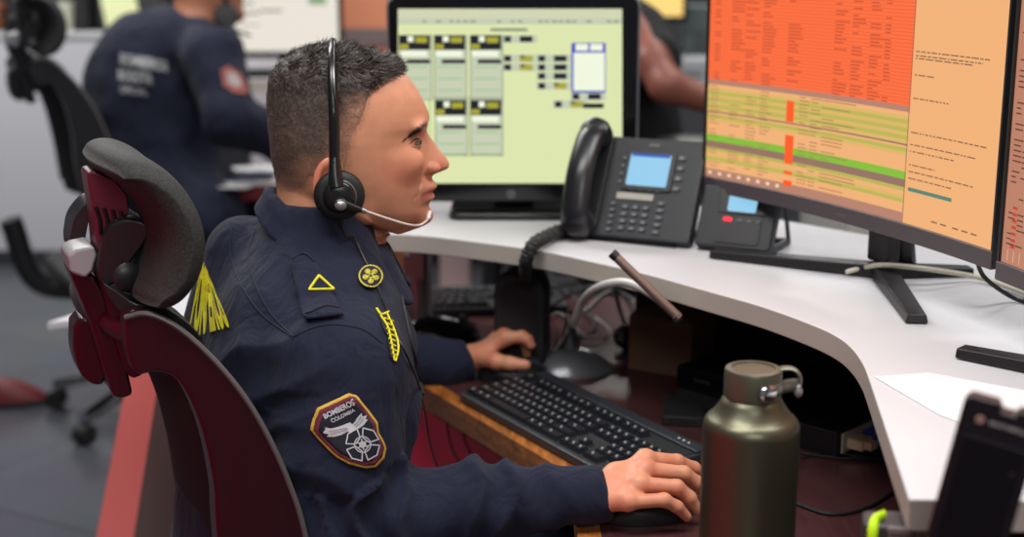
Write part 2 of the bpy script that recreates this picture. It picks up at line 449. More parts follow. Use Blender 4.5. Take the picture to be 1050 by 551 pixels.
# ================================================================== mice
def mouse(label, loc, rz, m_=M_blackg, s=1.0):
    t = thing('computer_mouse', label, 'mouse', loc, rz)
    def fn(u, v):
        a = u*2*math.pi; b = v*math.pi/2
        x = .058*math.cos(b)*math.cos(a); y = .031*math.cos(b)*math.sin(a)*(1-.12*math.cos(a)); z = .036*math.sin(b)**.85*(1-.22*math.cos(a)*math.cos(b)) if b > 0 else 0
        return Vector((x, y, z))*s
    m = MB(); m.grid(fn, 36, 14); m.add([fn(i/36, 0)-Vector((0, 0, .0)) for i in range(36)], [tuple(range(36))[::-1]])
    m.build('shell', m_, t, angle=80)
    m = MB(); m.lathe([(.003, -.003), (.0105, -.003), (.0105, .003), (.003, .003)], (.032*s, 0, .0265*s), 20, M=rotm(R(90), 0, 0)); m.build('scroll_wheel', M_dgrey, t)
    m = MB(); m.box((.03*s, 0, .0275*s), (.05*s, .0012, .004), rotm(0, R(20), 0)); m.build('button_split', M_dgrey, t)
    return t
mouse('glossy black mouse standing idle under the raised worktop', PZ(452, 350, ZL)+Vector((0, 0, .0005)), R(20), M_blackg, 1.25)
mp_ = Vector((.158, 1.604, ZL+.0005))
mouse('black mouse gripped by the right hand of the man with the headset', mp_, R(-2), M_black, .98)
lm_ = PZ(527, 383, ZL+.01); lm_.z = ZL+.0005
mouse('black mouse under the left hand of the man with the headset', lm_, R(0), M_black, 1.0)

# ================================================================== text lines helper for screens
def screen_rows(rects, mp, m, cmap):
    for x0, y0, x1, y1, c in rects:
        vs = [mp(x0, y0), mp(x1, y0), mp(x1, y1), mp(x0, y1)]
        m.add(vs, [(0, 1, 2, 3)], cmap[c])
# ================================================================== flat old-style monitor (5:4)
Y1 = 2.36
mon = thing('monitor', 'square-ish black monitor with pale green screen behind the man\'s face', 'monitor', (PY(523, 220, Y1).x, Y1, ZU+.0005))
def mp1(x, y): 
    p = PY(x, y, Y1); return Vector((p.x-mon.location.x, 0, p.z-mon.location.z))
a = mp1(396, -4); b = mp1(653, 207); cx = (a.x+b.x)/2; cz = (a.z+b.z)/2; ww = b.x-a.x; hh = a.z-b.z
toM = Matrix.Rotation(R(90), 4, 'X')
m = MB(); m.prism(rrect(ww-.006, hh, .018, 6, cx, cz), 0, .035, 0, toM @ Matrix.Translation((0, 0, -.035)))
m.build('housing', M_blackg, mon, bevel=.002)
m = MB(); m.prism(rrect(ww+.004, hh+.004, .02, 6, cx, cz), 0, .012, 0, toM @ Matrix.Translation((0, 0, -.03)))
m.build('silver_rim', M_silver, mon, bevel=.003)
C1 = {'bg': emat('s1_bg', (226, 234, 178), .95), 'hd': emat('s1_head', (218, 222, 186), .9), 'nv': emat('s1_navy', (22, 24, 40), .8), 'ye': emat('s1_yel', (176, 172, 50), .9),
      'wh': emat('s1_white', (240, 246, 222), 1), 'gr': emat('s1_grey', (150, 158, 130), .8), 'bl': emat('s1_blue', (30, 50, 190), 1), 'lt': emat('s1_lt', (205, 214, 186), .9), 'gn': emat('s1_green', (150, 205, 130), .9)}
k1 = list(C1); cm = {k: i for i, k in enumerate(k1)}
m = MB(); lay = {'n': 0}
def rc(x0, y0, x1, y1, c, l=1):
    q = [mp1(x0, y0), mp1(x0, y1), mp1(x1, y1), mp1(x1, y0)]
    m.add([v+Vector((0, -.0006-.0002*l, 0)) for v in q], [(0, 1, 2, 3)], cm[c])
rc(408, 9, 638, 188, 'bg', 0); rc(408, 9, 638, 19, 'hd'); rc(408, 19, 638, 25, 'lt'); 
for i, x in enumerate(range(412, 632, 7)):
    if rng.random() < .6: rc(x, 21, x+3+rng.random()*3, 23, 'gr', 2)
rc(503, 29, 541, 32, 'gr')
for (x, y) in ((409, 37), (445, 37), (482, 37), (446, 104), (482, 104)):
    rc(x, y-1, x+34, y+66 if y < 90 else y+56, 'gr', 1); rc(x+1, y, x+33, y+65 if y < 90 else y+54, 'lt', 2)
    rc(x, y-1, x+32, y+14, 'nv', 3); rc(x+9, y, x+15, y+6, 'wh', 4); rc(x+17, y+1, x+29, y+7, 'ye', 4); rc(x+1, y+8, x+10, y+13, 'ye', 4)
    rc(x+2, y+15, x+29, y+21, 'wh', 4); rc(x+8, y+24, x+32, y+28, 'nv', 4)
    for j in range(7):
        rc(x+4, y+31+j*4, x+29, y+32+j*4, 'gn' if j % 3 == 0 else 'hd', 3)
for (x, y, c) in ((517, 37, 'nv'), (517, 57, 'ye'), (517, 66, 'ye'), (552, 57, 'nv'), (552, 66, 'nv'), (552, 75, 'nv'), (552, 85, 'ye'), (587, 96, 'nv'), (569, 104, 'ye')):
    rc(x-2, y-1, x+34, y+7, 'lt', 1); rc(x, y, x+7, y+6, 'nv', 2); rc(x+16, y, x+29, y+6, c, 3); rc(x+16, y, x+21, y+2, 'nv', 4)
rc(598, 106, 619, 111, 'nv', 4)
rc(586, 44, 621, 53, 'bl', 1); rc(590, 45, 603, 52, 'wh', 2); rc(605, 45, 618, 52, 'wh', 2); rc(586, 53, 621, 95, 'bl', 1); rc(588, 54, 620, 93, 'wh', 2)
rc(477, 37, 478, 160, 'gr', 1); rc(440, 37, 441, 185, 'gn', 1); rc(444, 100, 516, 101, 'gr', 4)
m.build('screen', [C1[k] for k in k1], mon, smooth=False)
m = MB(); lg = mp1(524, 199); m.lathe([(.0065, 0), (.0075, .001)], lg+Vector((0, -.0005, 0)), 24, M=rotm(R(90)))
text_on(m, 'hp', lambda x, y: lg+Vector((x*.0085, -.0022, y*.0085-.002)), 0); m.build('maker_badge', mat('badge_grey', (92, 92, 98), .4, var=.05), mon)
pb = b.z
m = MB(); m.box((cx, .055, cz-hh*.32), (.07, .02, hh*.5+.02), mi=0); m.build('neck', M_black, mon, bevel=.004)
m = MB(); m.prism(rrect(.215, .13, .02, 6, cx, .005), 0, .012); m.build('base', M_blackg, mon, bevel=.004)

# ================================================================== curved monitors
def curved_monitor(label, BL, BR, h, key, rects, cols, notch=True):
    """BL / BR: bottom corners of the panel in the room (left and right as seen by the sitter)"""
    BL = Vector(BL); BR = Vector(BR); c = (BL+BR)/2; d = (BR-BL); W = d.length; rz = math.atan2(d.y, d.x)
    t = thing('curved_monitor', label, 'monitor', (c.x, c.y, ZU+.0005), rz); z0 = c.z-ZU-.0005
    Rr = 1.8 if W > .4 else 1.8; half = W/2
    def surf(u, z, off):            # u -1..1, screen faces local -Y, ends bend towards the viewer
        x = u*half; return Vector((x, ((half*half-x*x)/(2*Rr)+off), z))
    n = 32
    def shell(mb, u0, u1, za, zb, oa, ob, mi=0):
        vs = []; fs = []
        for i in range(n+1):
            u = u0+(u1-u0)*i/n
            vs += [surf(u, za, oa), surf(u, za, ob), surf(u, zb, ob), surf(u, zb, oa)]
        for i in range(n):
            a = i*4; b_ = a+4
            for k in range(4): fs.append((a+k, b_+k, b_+(k+1) % 4, a+(k+1) % 4))
        fs += [(0, 1, 2, 3), (n*4+3, n*4+2, n*4+1, n*4)]
        mb.add(vs, fs, mi)
    bez = mat('monitor_bezel', (76, 68, 72), .4, bump=.05, var=.06)
    m = MB(); shell(m, -1, 1, z0, z0+h, .003, .02); m.build('rear_housing', M_black, t, bevel=.002)
    m = MB(); shell(m, -1, 1, z0-.002, z0+.02, -.002, .012); m.build('lower_bezel', bez, t, bevel=.0015)
    text_on(m2 := MB(), 'SAMSUNG' if notch else '', lambda x, y: surf((x*.0045)/half, z0+.007+y*.0045, -.0026), 0)
    if notch: m2.build('brand_lettering', mat('faint_lettering', (120, 112, 112), .4, var=.05), t, smooth=False)
    m = MB()
    for u0, u1 in ((-1, -.988), (.988, 1)): shell(m, u0, u1, z0, z0+h, -.001, .01)
    shell(m, -1, 1, z0+h-.006, z0+h, -.001, .01); m.build('side_bezel', M_black, t, smooth=True)
    ks = list(cols); cm_ = {k: i for i, k in enumerate(ks)}; m = MB(); sz0, sz1 = z0+.02, z0+h-.007
    for i, (x0, y0, x1, y1, cc) in enumerate(rects):
        nn = max(1, int((x1-x0)*30)); off = .002-.0004*(0 if i == 0 else {'o2': 2, 'dk': 3, 'tx': 3, 'rd': 4, 'bk': 3, 'wh': 3, 'ln': 2}.get(cc, 1))
        for k in range(nn):
            ua = -.986+1.972*(x0+(x1-x0)*k/nn); ub = -.986+1.972*(x0+(x1-x0)*(k+1)/nn)
            za = sz1+(sz0-sz1)*y0; zb = sz1+(sz0-sz1)*y1
            m.add([surf(ua, zb, off), surf(ub, zb, off), surf(ub, za, off), surf(ua, za, off)], [(0, 1, 2, 3)], cm_[cc])
    m.build('screen', [cols[k] for k in ks], t, smooth=False)
    m = MB(); m.box((0, .085, z0+h*.33), (.09, .06, .1)); m.box((0, .100, (z0+h*.36)/2+.01), (.045, .022, z0+h*.36-.02), mi=0); m.build('neck', M_black, t, bevel=.004)
    return t, z0
CR = {'bg': emat('s2_bg', (250, 184, 124), .92), 'or': emat('s2_orange', (255, 112, 62), .98), 'o2': emat('s2_orange_line', (236, 96, 56), .95), 'dk': emat('s2_dark', (196, 78, 52), .85),
      'yl': emat('s2_yellow', (232, 190, 110), .9), 'gn': emat('s2_green', (140, 200, 60), .9), 'g2': emat('s2_green_soft', (196, 190, 90), .9), 'gy': emat('s2_grey', (160, 122, 106), .85),
      'tx': emat('s2_text', (176, 128, 92), .85), 'rd': emat('s2_red', (255, 92, 34), 1), 'bk': emat('s2_ink', (150, 112, 84), .85), 'tl': emat('s2_teal', (96, 146, 128), .8), 'tb': emat('s2_taskbar', (196, 140, 118), .85), 'wh': emat('s2_white', (255, 226, 190), .9)}
RX = [(0, 0, 1, 1, 'bg')]
yo = .565                      # lower limit of the orange table
RX.append((0, 0, .705, yo, 'or'))
for i in range(42): RX.append((0, yo*i/42, .705, yo*i/42+.0028, 'o2'))
colx = (.02, .08, .13, .19, .28, .44, .5, .56, .61)
for i in range(2, 42):
    y = yo*(i+.5)/42
    for j, x in enumerate(colx):
        if rng.random() < .72: RX.append((x, y, x+.018+rng.random()*(.035 if j not in (0, 8) else .005), y+.004, 'dk'))
RX.append((0, yo, .705, yo+.022, 'tb'))
y = yo+.022
rows = ['bg', 'yl', 'g2', 'yl', 'g2', 'yl', 'g2', 'yl', 'gy', 'g2', 'yl', 'bg', 'bg', 'bg', 'bg', 'gn', 'gn', 'gy', 'gy', 'g2', 'bg', 'yl', 'g2', 'bg', 'bg']
rh = (.955-y)/len(rows)
for i, c_ in enumerate(rows):
    y0 = y+i*rh; 
    if c_ == 'gy' and i == 8: RX.append((0, y0, .705, y0+rh*.45, c_))
    elif c_ != 'bg': RX.append((0, y0, .705, y0+rh, c_))
    for x in (.01, .08, .14, .19, .33, .37, .41):
        if rng.random() < .7: RX.append((x, y0+rh*.35, x+.02+rng.random()*(.12 if x > .4 else .02), y0+rh*.6, 'tx'))
RX += [(.285, y+.028, .312, y+.115, 'rd'), (.285, y+.17, .315, y+.29, 'rd'), (.285, y+.36, .315, y+.385, 'rd'), (.285, y+.32, .315, y+.335, 'rd')]
RX.append((.703, 0, .7055, .96, 'bk'))
for yy, x1 in ((.36, .95), (.375, .93), (.385, .9), (.445, .78), (.53, .83), (.655, .96), (.70, .93), (.725, .86), (.775, .8), (.80, .93), (.825, .86)):
    x = .715
    while x < x1:
        w_ = .004+rng.random()*.022; RX.append((x, yy, min(x+w_, x1), yy+.0048, 'bk')); x += w_+.004
RX.append((.715, .862, .86, .876, 'tl'))
RX.append((0, .962, .705, 1, 'tb'))
for i in range(8): RX.append((.012+i*.035, .972, .024+i*.035, .986, 'wh'))
for x in (.80, .83, .87, .9, .93): RX.append((x, .962, x+.02, .968, 'bk'))
bl = PY(720, 193, 2.13); br = PY(1018, 263, 1.585)
bl.z = br.z = 1.064
cm2, z02 = curved_monitor('large curved monitor with bright orange spreadsheet on its screen', bl, br, .365, 's2', RX, CR)
def world_to(t, p):
    return Matrix.Rotation(-t.rotation_euler.z, 3, 'Z') @ (Vector(p)-t.location)
def foot(t, pts, name='stand_leg', r=.012, mt=None):
    q = [world_to(t, p) for p in pts]; m = MB()
    for i in range(len(q)-1):
        a, b_ = q[i], q[i+1]; d = (b_-a); L_ = d.length; an = math.atan2(d.y, d.x)
        w0 = r*1.15; w1 = r*1.6
        vs = [Vector((0, -w0, .001)), Vector((L_, -w1, .001)), Vector((L_, w1, .001)), Vector((0, w0, .001)), Vector((0, -w0*.8, .012)), Vector((L_, -w1*.8, .018)), Vector((L_, w1*.8, .018)), Vector((0, w0*.8, .012))]
        vs = [Matrix.Rotation(an, 3, 'Z') @ v+Vector((a.x, a.y, 0)) for v in vs]
        m.add(vs, [(3, 2, 1, 0), (4, 5, 6, 7), (0, 1, 5, 4), (1, 2, 6, 5), (2, 3, 7, 6), (3, 0, 4, 7)])
    return m.build(name, mt or M_black, t, bevel=.002)
J = PZ(905, 284, ZU)
foot(cm2, [PZ(730, 264, ZU), J]); foot(cm2, [PZ(940, 333, ZU), J]); foot(cm2, [PZ(985, 286, ZU)+Vector((.02, .02, 0)), J], 'stand_leg')
m = MB(); q = world_to(cm2, J+Vector((.03, .035, 0))); top = Vector((0, .100, z02+.1)); 
m.tube([q+Vector((0, 0, .012)), q.lerp(top, .5)+Vector((0, .0, 0)), top], .02, 12, up=(1, 0, 0), flat=1.5); m.build('stand_column', M_black, cm2)
# third monitor, only its left edge is in the picture
C3 = {'bg': emat('s3_bg', (206, 140, 112), .8), 'tx': emat('s3_text', (120, 70, 56), .6), 'ln': emat('s3_line', (240, 190, 160), .9), 'rd': emat('s3_red', (214, 70, 50), .8)}
R3 = [(0, 0, 1, 1, 'bg'), (0, 0, 1, .12, 'ln')]
for i in range(46):
    yy = .14+i*.0175
    for x in (.015, .045, .1, .14, .2, .3):
        if rng.random() < .5: R3.append((x, yy, x+.012+rng.random()*.02, yy+.005, 'tx'))
for i in range(7): R3.append((.03, .8+i*.022, .045, .81+i*.022, 'rd'))
for i in range(12): R3.append((.02+i*.02, .95, .022+i*.02, .99, 'ln'))
bl3 = PY(1019, 266, 1.565); bl3.z = 1.058
cm3, z03 = curved_monitor('curved monitor at right picture edge, mostly cut off, with reddish screen', bl3+Vector((.004, -.0, 0)), (.60, .98, 1.058), .36, 's3', R3, C3, False)
foot(cm3, [PZ(984, 366, ZU), (.70, 1.33, ZU)]); foot(cm3, [(.52, 1.16, ZU), (.70, 1.33, ZU)])
m = MB(); q = world_to(cm3, (.70, 1.33, ZU)); m.tube([q+Vector((0, 0, .01)), Vector((0, .100, z03+.1))], .02, 12, sm=2); m.build('stand_column', M_black, cm3)

# ================================================================== desk phones
M_ph = mat('phone_plastic', (32, 34, 39), .45, bump=.12, bscale=500, var=.1)
M_btn = mat('phone_button', (66, 69, 76), .4, bump=.05, var=.08)
pa = PZ(596, 246, ZU); pb_ = PZ(706, 257, ZU); pd = (pb_-pa).normalized(); prz = math.atan2(pd.y, pd.x)
def deskphone(name, label, loc, rz, W, H, tilt, full):
    t = thing(name, label, 'phone', loc, rz)
    T = Matrix.Translation((0, 0, .008)) @ Matrix.Rotation(tilt, 4, 'X')      # local x right, y up the face, z out of the face
    def bx(nm, x, y, z, w, h, d, mt, bev=.001, rnd=None):
        m = MB()
        if rnd: m.prism(rrect(w, h, rnd, 4, x, y), z-d/2, z+d/2, 0, T)
        else: m.box((x, y, z), (w, h, d)); m.v = [T @ v for v in m.v]
        return m.build(nm, mt, t, bevel=bev)
    bx('body', W/2, H/2, -.012, W, H, .024, M_ph, .004, .008)
    return t, T, bx
TL = R(62)
ph, T1, bx1 = deskphone('desk_phone', 'black office desk phone with lit blue display behind the gooseneck microphone', pa+Vector((-.022, .012, .0005)), prz, .200, .165, TL, True)
m = MB()       # rear support foot
dep = .165*math.cos(TL)
m.add([Vector((.02, 0, 0)), Vector((.18, 0, 0)), Vector((.18, .10, 0)), Vector((.02, .10, 0)), Vector((.02, dep*.1+.012, .012)), Vector((.18, dep*.1+.012, .012)), Vector((.18, .058, .10)), Vector((.02, .058, .10))],
      [(3, 2, 1, 0), (4, 5, 6, 7), (0, 1, 5, 4), (1, 2, 6, 5), (2, 3, 7, 6), (3, 0, 4, 7)])
m.build('support_foot', M_black, ph, bevel=.003)
bx1('display_frame', .115, .112, .0015, .082, .068, .005, M_black, .001, .006)
M_lcd = emat('phone_lcd', (150, 208, 240), .95)
bx1('display', .115, .111, .0045, .066, .052, .001, M_lcd, 0, .003)
bx1('display_header', .115, .1345, .0052, .062, .005, .0006, emat('lcd_bar', (40, 90, 190), .9), 0)
m = MB(); text_on(m, 'Alcatel', lambda x, y: T1 @ Vector((.115+x*.006, .152+y*.006, .0006)), 0); m.build('maker_lettering', mat('phone_print', (150, 152, 156), .5, var=.05), ph, smooth=False)
bx1('paper_label', .100, .068, .0012, .060, .010, .0008, mat('label_paper', (168, 166, 158), .7, var=.08, vscale=60), 0)
bm_ = MB(); bm_.prism(rrect(.0115, .0065, .002, 3), 0, .003, 0); bm_.box((0, 0, .0031), (.003, .0025, .0003), mi=1); pk_ = bm_.build('button', [M_btn, M_leg], None, bevel=0)
def btn(t, T, x, y, s=(1, 1)):
    o = pk_.copy(); COL.objects.link(o); o.parent = t; o.matrix_local = T @ Matrix.Translation((x, y, .0005)) @ Matrix.Diagonal((s[0], s[1], 1, 1))
for r_ in range(4):
    for c_ in range(3): btn(ph, T1, .088+c_*.017, .016+r_*.0115)
for r_ in range(5): btn(ph, T1, .145, .014+r_*.0115, (1.1, .9)); btn(ph, T1, .068, .012+r_*.0105, (.8, .7))
for r_ in range(4): btn(ph, T1, .072, .09+r_*.013, (.7, .7)); btn(ph, T1, .164, .085+r_*.0165, (1.1, 1.1))
for c_ in range(4): btn(ph, T1, .094+c_*.014, .079, (.8, .6))
# handset resting on its cradle
def hs(u):          # path along the handset in face coordinates
    return [(.024, .010, .030), (.024, .03, .042), (.024, .085, .052), (.024, .14, .042), (.024, .162, .026)]
m = MB(); pts = [T1 @ Vector(p) for p in hs(0)]
m.tube(pts, lambda t: .0245-.003*math.sin(math.pi*t), 20, sm=8, up=T1.to_3x3() @ Vector((0, 0, 1)), flat=.62)
for y in (.014, .158):
    m.lathe([(.012, -.028), (.023, -.024), (.0255, -.006), (.023, .004), (.014, .009)], T1 @ Vector((.024, y, .031)), 28, M=T1.to_3x3())
m.build('handset', mat('handset_plastic', (30, 31, 35), .3, bump=.05, var=.08), ph)
m = MB(); m.prism(rrect(.05, .16, .012, 4, .024, .085), .0, .008, 0, T1); m.build('cradle', M_black, ph, bevel=.002)
# coiled cord
m = MB(); c0 = [Vector((p.x, p.y, p.z)) for p in (PY(583, 238, 2.19), PZ(574, 237, ZU+.013), PZ(560, 243, ZU+.014), PY(547, 251, 2.05), PY(540, 266, 2.05), PY(539, 281, 2.12), PY(540, 300, 2.26), PY(541, 330, 2.27))]
base = spline(c0, 26); hel = []
for i, p in enumerate(base):
    tg = (base[min(i+1, len(base)-1)]-base[max(i-1, 0)]).normalized(); u = tg.orthogonal().normalized(); w = tg.cross(u); a = i*1.9
    hel.append(p+(u*math.cos(a)+w*math.sin(a))*.0085)
m.tube(hel, .0034, 6, sm=3); m.build('coiled_cord', M_blackm, ph, world=False)
for o in ph.children:
    if o.name.startswith('coiled_cord'):
        iv = (Matrix.Translation(ph.location) @ Matrix.Rotation(prz, 4, 'Z')).inverted(); o.data.transform(iv)

ps = PZ(709, 258, ZU)+Vector((.003, .008, .0005))
ph2, T2, bx2 = deskphone('desk_phone', 'smaller black phone console with red light, half behind the orange-screen monitor', ps+Vector((.0, .0, 0)), prz-R(2), .118, .097, R(64), False)
bx2('display_frame', .066, .073, .001, .075, .040, .004, M_black, .001, .004)
bx2('display', .066, .070, .0035, .044, .027, .001, M_lcd, 0, .003)
bx2('red_light', .047, .044, .002, .014, .006, .003, emat('led_red', (255, 40, 60), 1.6), 0, .003)
bx2('keypad_panel', .064, .030, .001, .07, .044, .002, M_black, 0, .004)
for c_ in range(3): btn(ph2, T2, .066+c_*.014, .044, (.8, .6))
m = MB()
for x in (.004, .112):
    m.prism([(0, 0), (.10, 0), (.058, .105), (.05, .105), (.088, .010), (.012, .010)], x, x+.005, 0, Matrix(((0, 0, 1, 0), (1, 0, 0, .01), (0, 1, 0, .001), (0, 0, 0, 1))))
m.box((.062, .1, .006), (.11, .012, .009)); m.build('wire_stand', M_dgrey, ph2, bevel=.001)

bpy.data.objects.remove(pk_)
# ================================================================== gooseneck microphone
gb = PZ(584, 380, ZL); gb.z = ZL+.0005
gm = thing('gooseneck_microphone', 'desk microphone with bent silver gooseneck on glossy dark grey base', 'microphone', gb)
M_gl = mat('graphite_gloss', (104, 106, 112), .25, metal=.2, var=.08)
m = MB()
def gbase(u, v):
    a = u*2*math.pi; r_ = 1-v; rr = (1-v**3)**.45 if v < 1 else 0
    x = .072*math.cos(a)*(1-v*.999); y = .052*math.sin(a)*(1-v*.999)
    return Vector((x, y, .004+.034*(1-(1-v)**2.4)*(1+.12*math.cos(a)*(1-v))))
m.grid(gbase, 48, 16); m.prism([(.072*math.cos(2*math.pi*k/48), .052*math.sin(2*math.pi*k/48)) for k in range(48)], 0, .0045)
m.build('base', M_gl, gm, angle=60)
m = MB(); m.lathe([(.019, .036), (.017, .045), (.0105, .062), (.008, .085), (.0065, .095)], (.0, .01, 0), 24); m.build('collar', M_dgrey, gm)
for s_ in (-1, 1):
    m = MB(); m.tube([Vector((.014*s_-.012*(s_ < 0), -.012, .034)), Vector((.008*s_, -.004, .06)), Vector((.001, .008, .092))], .003, 8); m.build('fork_bracket', M_chrome, gm)
nk = [PY(584, 352, 2.12), PY(588, 332, 2.10), PY(598, 308, 2.03), PY(616, 294, 1.945), PY(642, 290, 1.90), PY(670, 303, 1.86), PY(694, 324, 1.82)]
m = MB(); nkl = [p-gb for p in nk]; nkl[0] = Vector((0, .01, .088)); m.tube(nkl, .0062, 14, sm=10)
m.build('gooseneck', mat('neck_silver', (200, 198, 196), .35, metal=.15, bump=.2, bscale=900, var=.05), gm)
m = MB(); t0 = PY(694, 324, 1.82)-gb; t1 = PY(630, 262, 1.84)-gb; dd = (t1-t0).normalized()
m.tube([t0+dd*-.004, t0.lerp(t1, .3), t1], .0062, 14, sm=4); m.build('microphone_tube', mat('bronze_tube', (128, 108, 100), .35, metal=.5, var=.06), gm)
m = MB(); m.tube([t1+dd*-.004, t1+dd*.005], .0068, 14, sm=0); m.build('tube_cap', M_black, gm)
m = MB(); m.box(t0.lerp(t1, .0)+Vector((0, 0, -.003)), (.012, .012, .010), rotm(0, R(-30), 0)); m.build('hinge', M_black, gm, bevel=.002)

# ================================================================== small speaker
sb = PZ(537, 372, ZL); sb = Vector((.017, 2.21, ZL+.0005))
spk = thing('desk_speaker', 'small black rounded desk speaker behind the man\'s left hand', 'speaker', sb, R(-12))
m = MB(); m.prism(rrect(.105, .165, .036, 8, 0, .0825), -.035, .035, 0, Matrix.Rotation(R(90), 4, 'X')); m.build('cabinet', M_blackm, spk, bevel=.008, bseg=3); spk.scale = (.80, .8, 1.03)
m = MB(); m.prism(rrect(.078, .125, .032, 8, 0, .088), .033, .0375, 0, Matrix.Rotation(R(90), 4, 'X')); m.build('grille', mat('grille_cloth', (34, 27, 32), .9, bump=.6, bscale=1400, var=.2, vscale=300), spk, bevel=.002)
m = MB()
for i in range(5): m.lathe([(.004, 0), (.004, .003)], ((i-2)*.013, -.036, .016), 14, M=rotm(R(90)))
m.build('control_knob', M_silver, spk)

# ================================================================== clutter under the worktop
gg = 'cables heaped under the white worktop'
def cable(label, pts, r, mt, name='cable', cat='cable', group=None, sm_=8):
    m = MB(); m.tube(pts, r, 8, sm=sm_); return setp(m.build(name, mt), label, cat, group)
zc = ZL
def G(x, y, z): return PZ(x, y, z)
cable('grey cable curling under the worktop behind the gooseneck', [G(600, 320, zc+.02), G(625, 300, zc+.05), G(650, 310, zc+.03), G(658, 335, zc+.01), G(640, 350, zc+.006)], .0045, M_greyc, group=None)
cable('pale grey cable hanging behind the webcam ball', [G(618, 268, zc+.12), G(630, 300, zc+.09), G(640, 330, zc+.04), G(652, 352, zc+.008)], .004, M_greyc)
cable('black cable looping behind the small speaker', [G(500, 305, zc+.04), G(540, 292, zc+.05), G(580, 300, zc+.02), G(610, 335, zc+.004), G(570, 352, zc+.004)], .0035, M_blackm)
cable('thick black cable lying across the back of the wooden desk', [G(560, 300, zc+.01), G(600, 296, zc+.012), G(650, 290, zc+.02), G(700, 305, zc+.02), G(730, 325, zc+.006)], .005, M_blackm)
cable('thin white cable between the speaker and the gooseneck base', [G(555, 330, zc+.01), G(575, 322, zc+.03), G(600, 345, zc+.012), G(625, 340, zc+.012), G(610, 325, zc+.02)], .0025, M_greyc)
cable('black cable arched over the pale cables', [G(560, 318, zc+.004), G(590, 300, zc+.06), G(630, 296, zc+.06), G(655, 330, zc+.01)], .0032, M_blackm)
cable('black cord trailing from the keyboard to the bottle', [kB+Vector((-.03, .03, -.006)), G(715, 458, ZL+.004), G(740, 452, ZL+.003), G(780, 458, ZL+.003), G(860, 470, ZL+.003), G(905, 470, ZL+.003)], .0018, M_blackm)
cable('dark cord curving over the maroon desktop right of the bottle', [G(815, 516, ZL+.003), G(850, 527, ZL+.003), G(885, 522, ZL+.003), G(915, 505, ZL+.003), G(935, 488, ZL+.003)], .0022, M_blackm)
cable('fine dark cord from the video connector across the maroon desktop', [G(822, 470, ZL+.003), G(845, 464, ZL+.003), G(880, 468, ZL+.003), G(915, 473, ZL+.003)], .0013, M_blackm)
# webcam ball
wb = PZ(641, 366, ZL); wb.z = ZL+.0005
wc = thing('webcam', 'round black webcam on a small foot beside the gooseneck base', 'webcam', wb)
m = MB(); m.lathe([(.018, 0), (.018, .003), (.006, .007), (.005, .018)], (0, 0, 0), 24); m.build('foot', M_black, wc)
m = MB(); m.ball((0, 0, .034), .021); m.build('body', M_blackm, wc)
m = MB(); m.lathe([(.012, 0), (.012, .005), (.007, .0055)], (-.003, -.018, .038), 20, M=rotm(R(80))); m.build('lens_ring', M_blackg, wc)
# brown box
bb = PZ(688, 386, ZL); 
bx_ = thing('cardboard_box', 'dull brown cardboard box under the worktop behind the dark switch boxes', 'box', (.262, 2.23, ZL+.0005), R(-30))
M_card = mat('cardboard', (112, 82, 64), .8, bump=.1, var=.1)
m = MB(); m.box((0, 0, .045), (.11, .1, .09)); m.build('carton', M_card, bx_, bevel=.001)
m = MB(); m.box((0, .0, .091), (.108, .0985, .0015)); m.build('lid', M_card, bx_)
# dark electronic boxes
def ebox(name, label, c0, c1, dep, z, h, mt=M_blackm, vents=True, cat='electronics box', back=True):
    """c0-c1 front bottom edge"""
    c0 = Vector(c0); c1 = Vector(c1); d = c1-c0; W = d.length; rz = math.atan2(d.y, d.x)
    t = thing(name, label, cat, (c0.x, c0.y, z), rz)
    m = MB(); m.prism(rrect(W, dep, .006, 3, W/2, dep/2), 0, h); m.build('casing', mt, t, bevel=.002)
    if vents:
        m = MB()
        for i in range(5): m.box((W*.3+.0*i, -.0004, h*(.25+.12*i)), (W*.18, .001, h*.045))
        m.build('vent', M_blackg, t, smooth=False)
    return t, W
a0 = PZ(692, 399, ZL+.03); a1 = PZ(790, 425, ZL+.03)
sw, _ = ebox('network_switch', 'flat black box lying behind the steel bottle, stacked on a dark tray', (a0.x, a0.y), (a1.x, a1.y), .15, ZL+.0325, .034, M_blackg)
m = MB(); m.box((.05, -.0004, .02), (.03, .001, .004)); m.build('front_label', M_dgrey, sw, smooth=False)
tr, _ = ebox('tray', 'thin dark tray under the flat black box', (a0.x+.0, a0.y-.0), (a1.x+.02, a1.y-.02), .17, ZL+.0005, .031, M_blackm, False, 'tray')
b0 = PZ(686, 440, ZL); b1 = PZ(728, 443, ZL); bq = PZ(694, 403, ZL)
t = thing('hard_drive', 'small black block lying left of the steel bottle', 'box', (b0.x+.028, b0.y+.06, ZL+.0005), R(-8))
m = MB(); m.prism(rrect(.062, .10, .006, 4), 0, .014); m.build('casing', M_blackm, t, bevel=.002)
m = MB(); m.box((0, -.0505, .007), (.04, .001, .004)); m.build('front_slot', M_blackg, t, smooth=False)
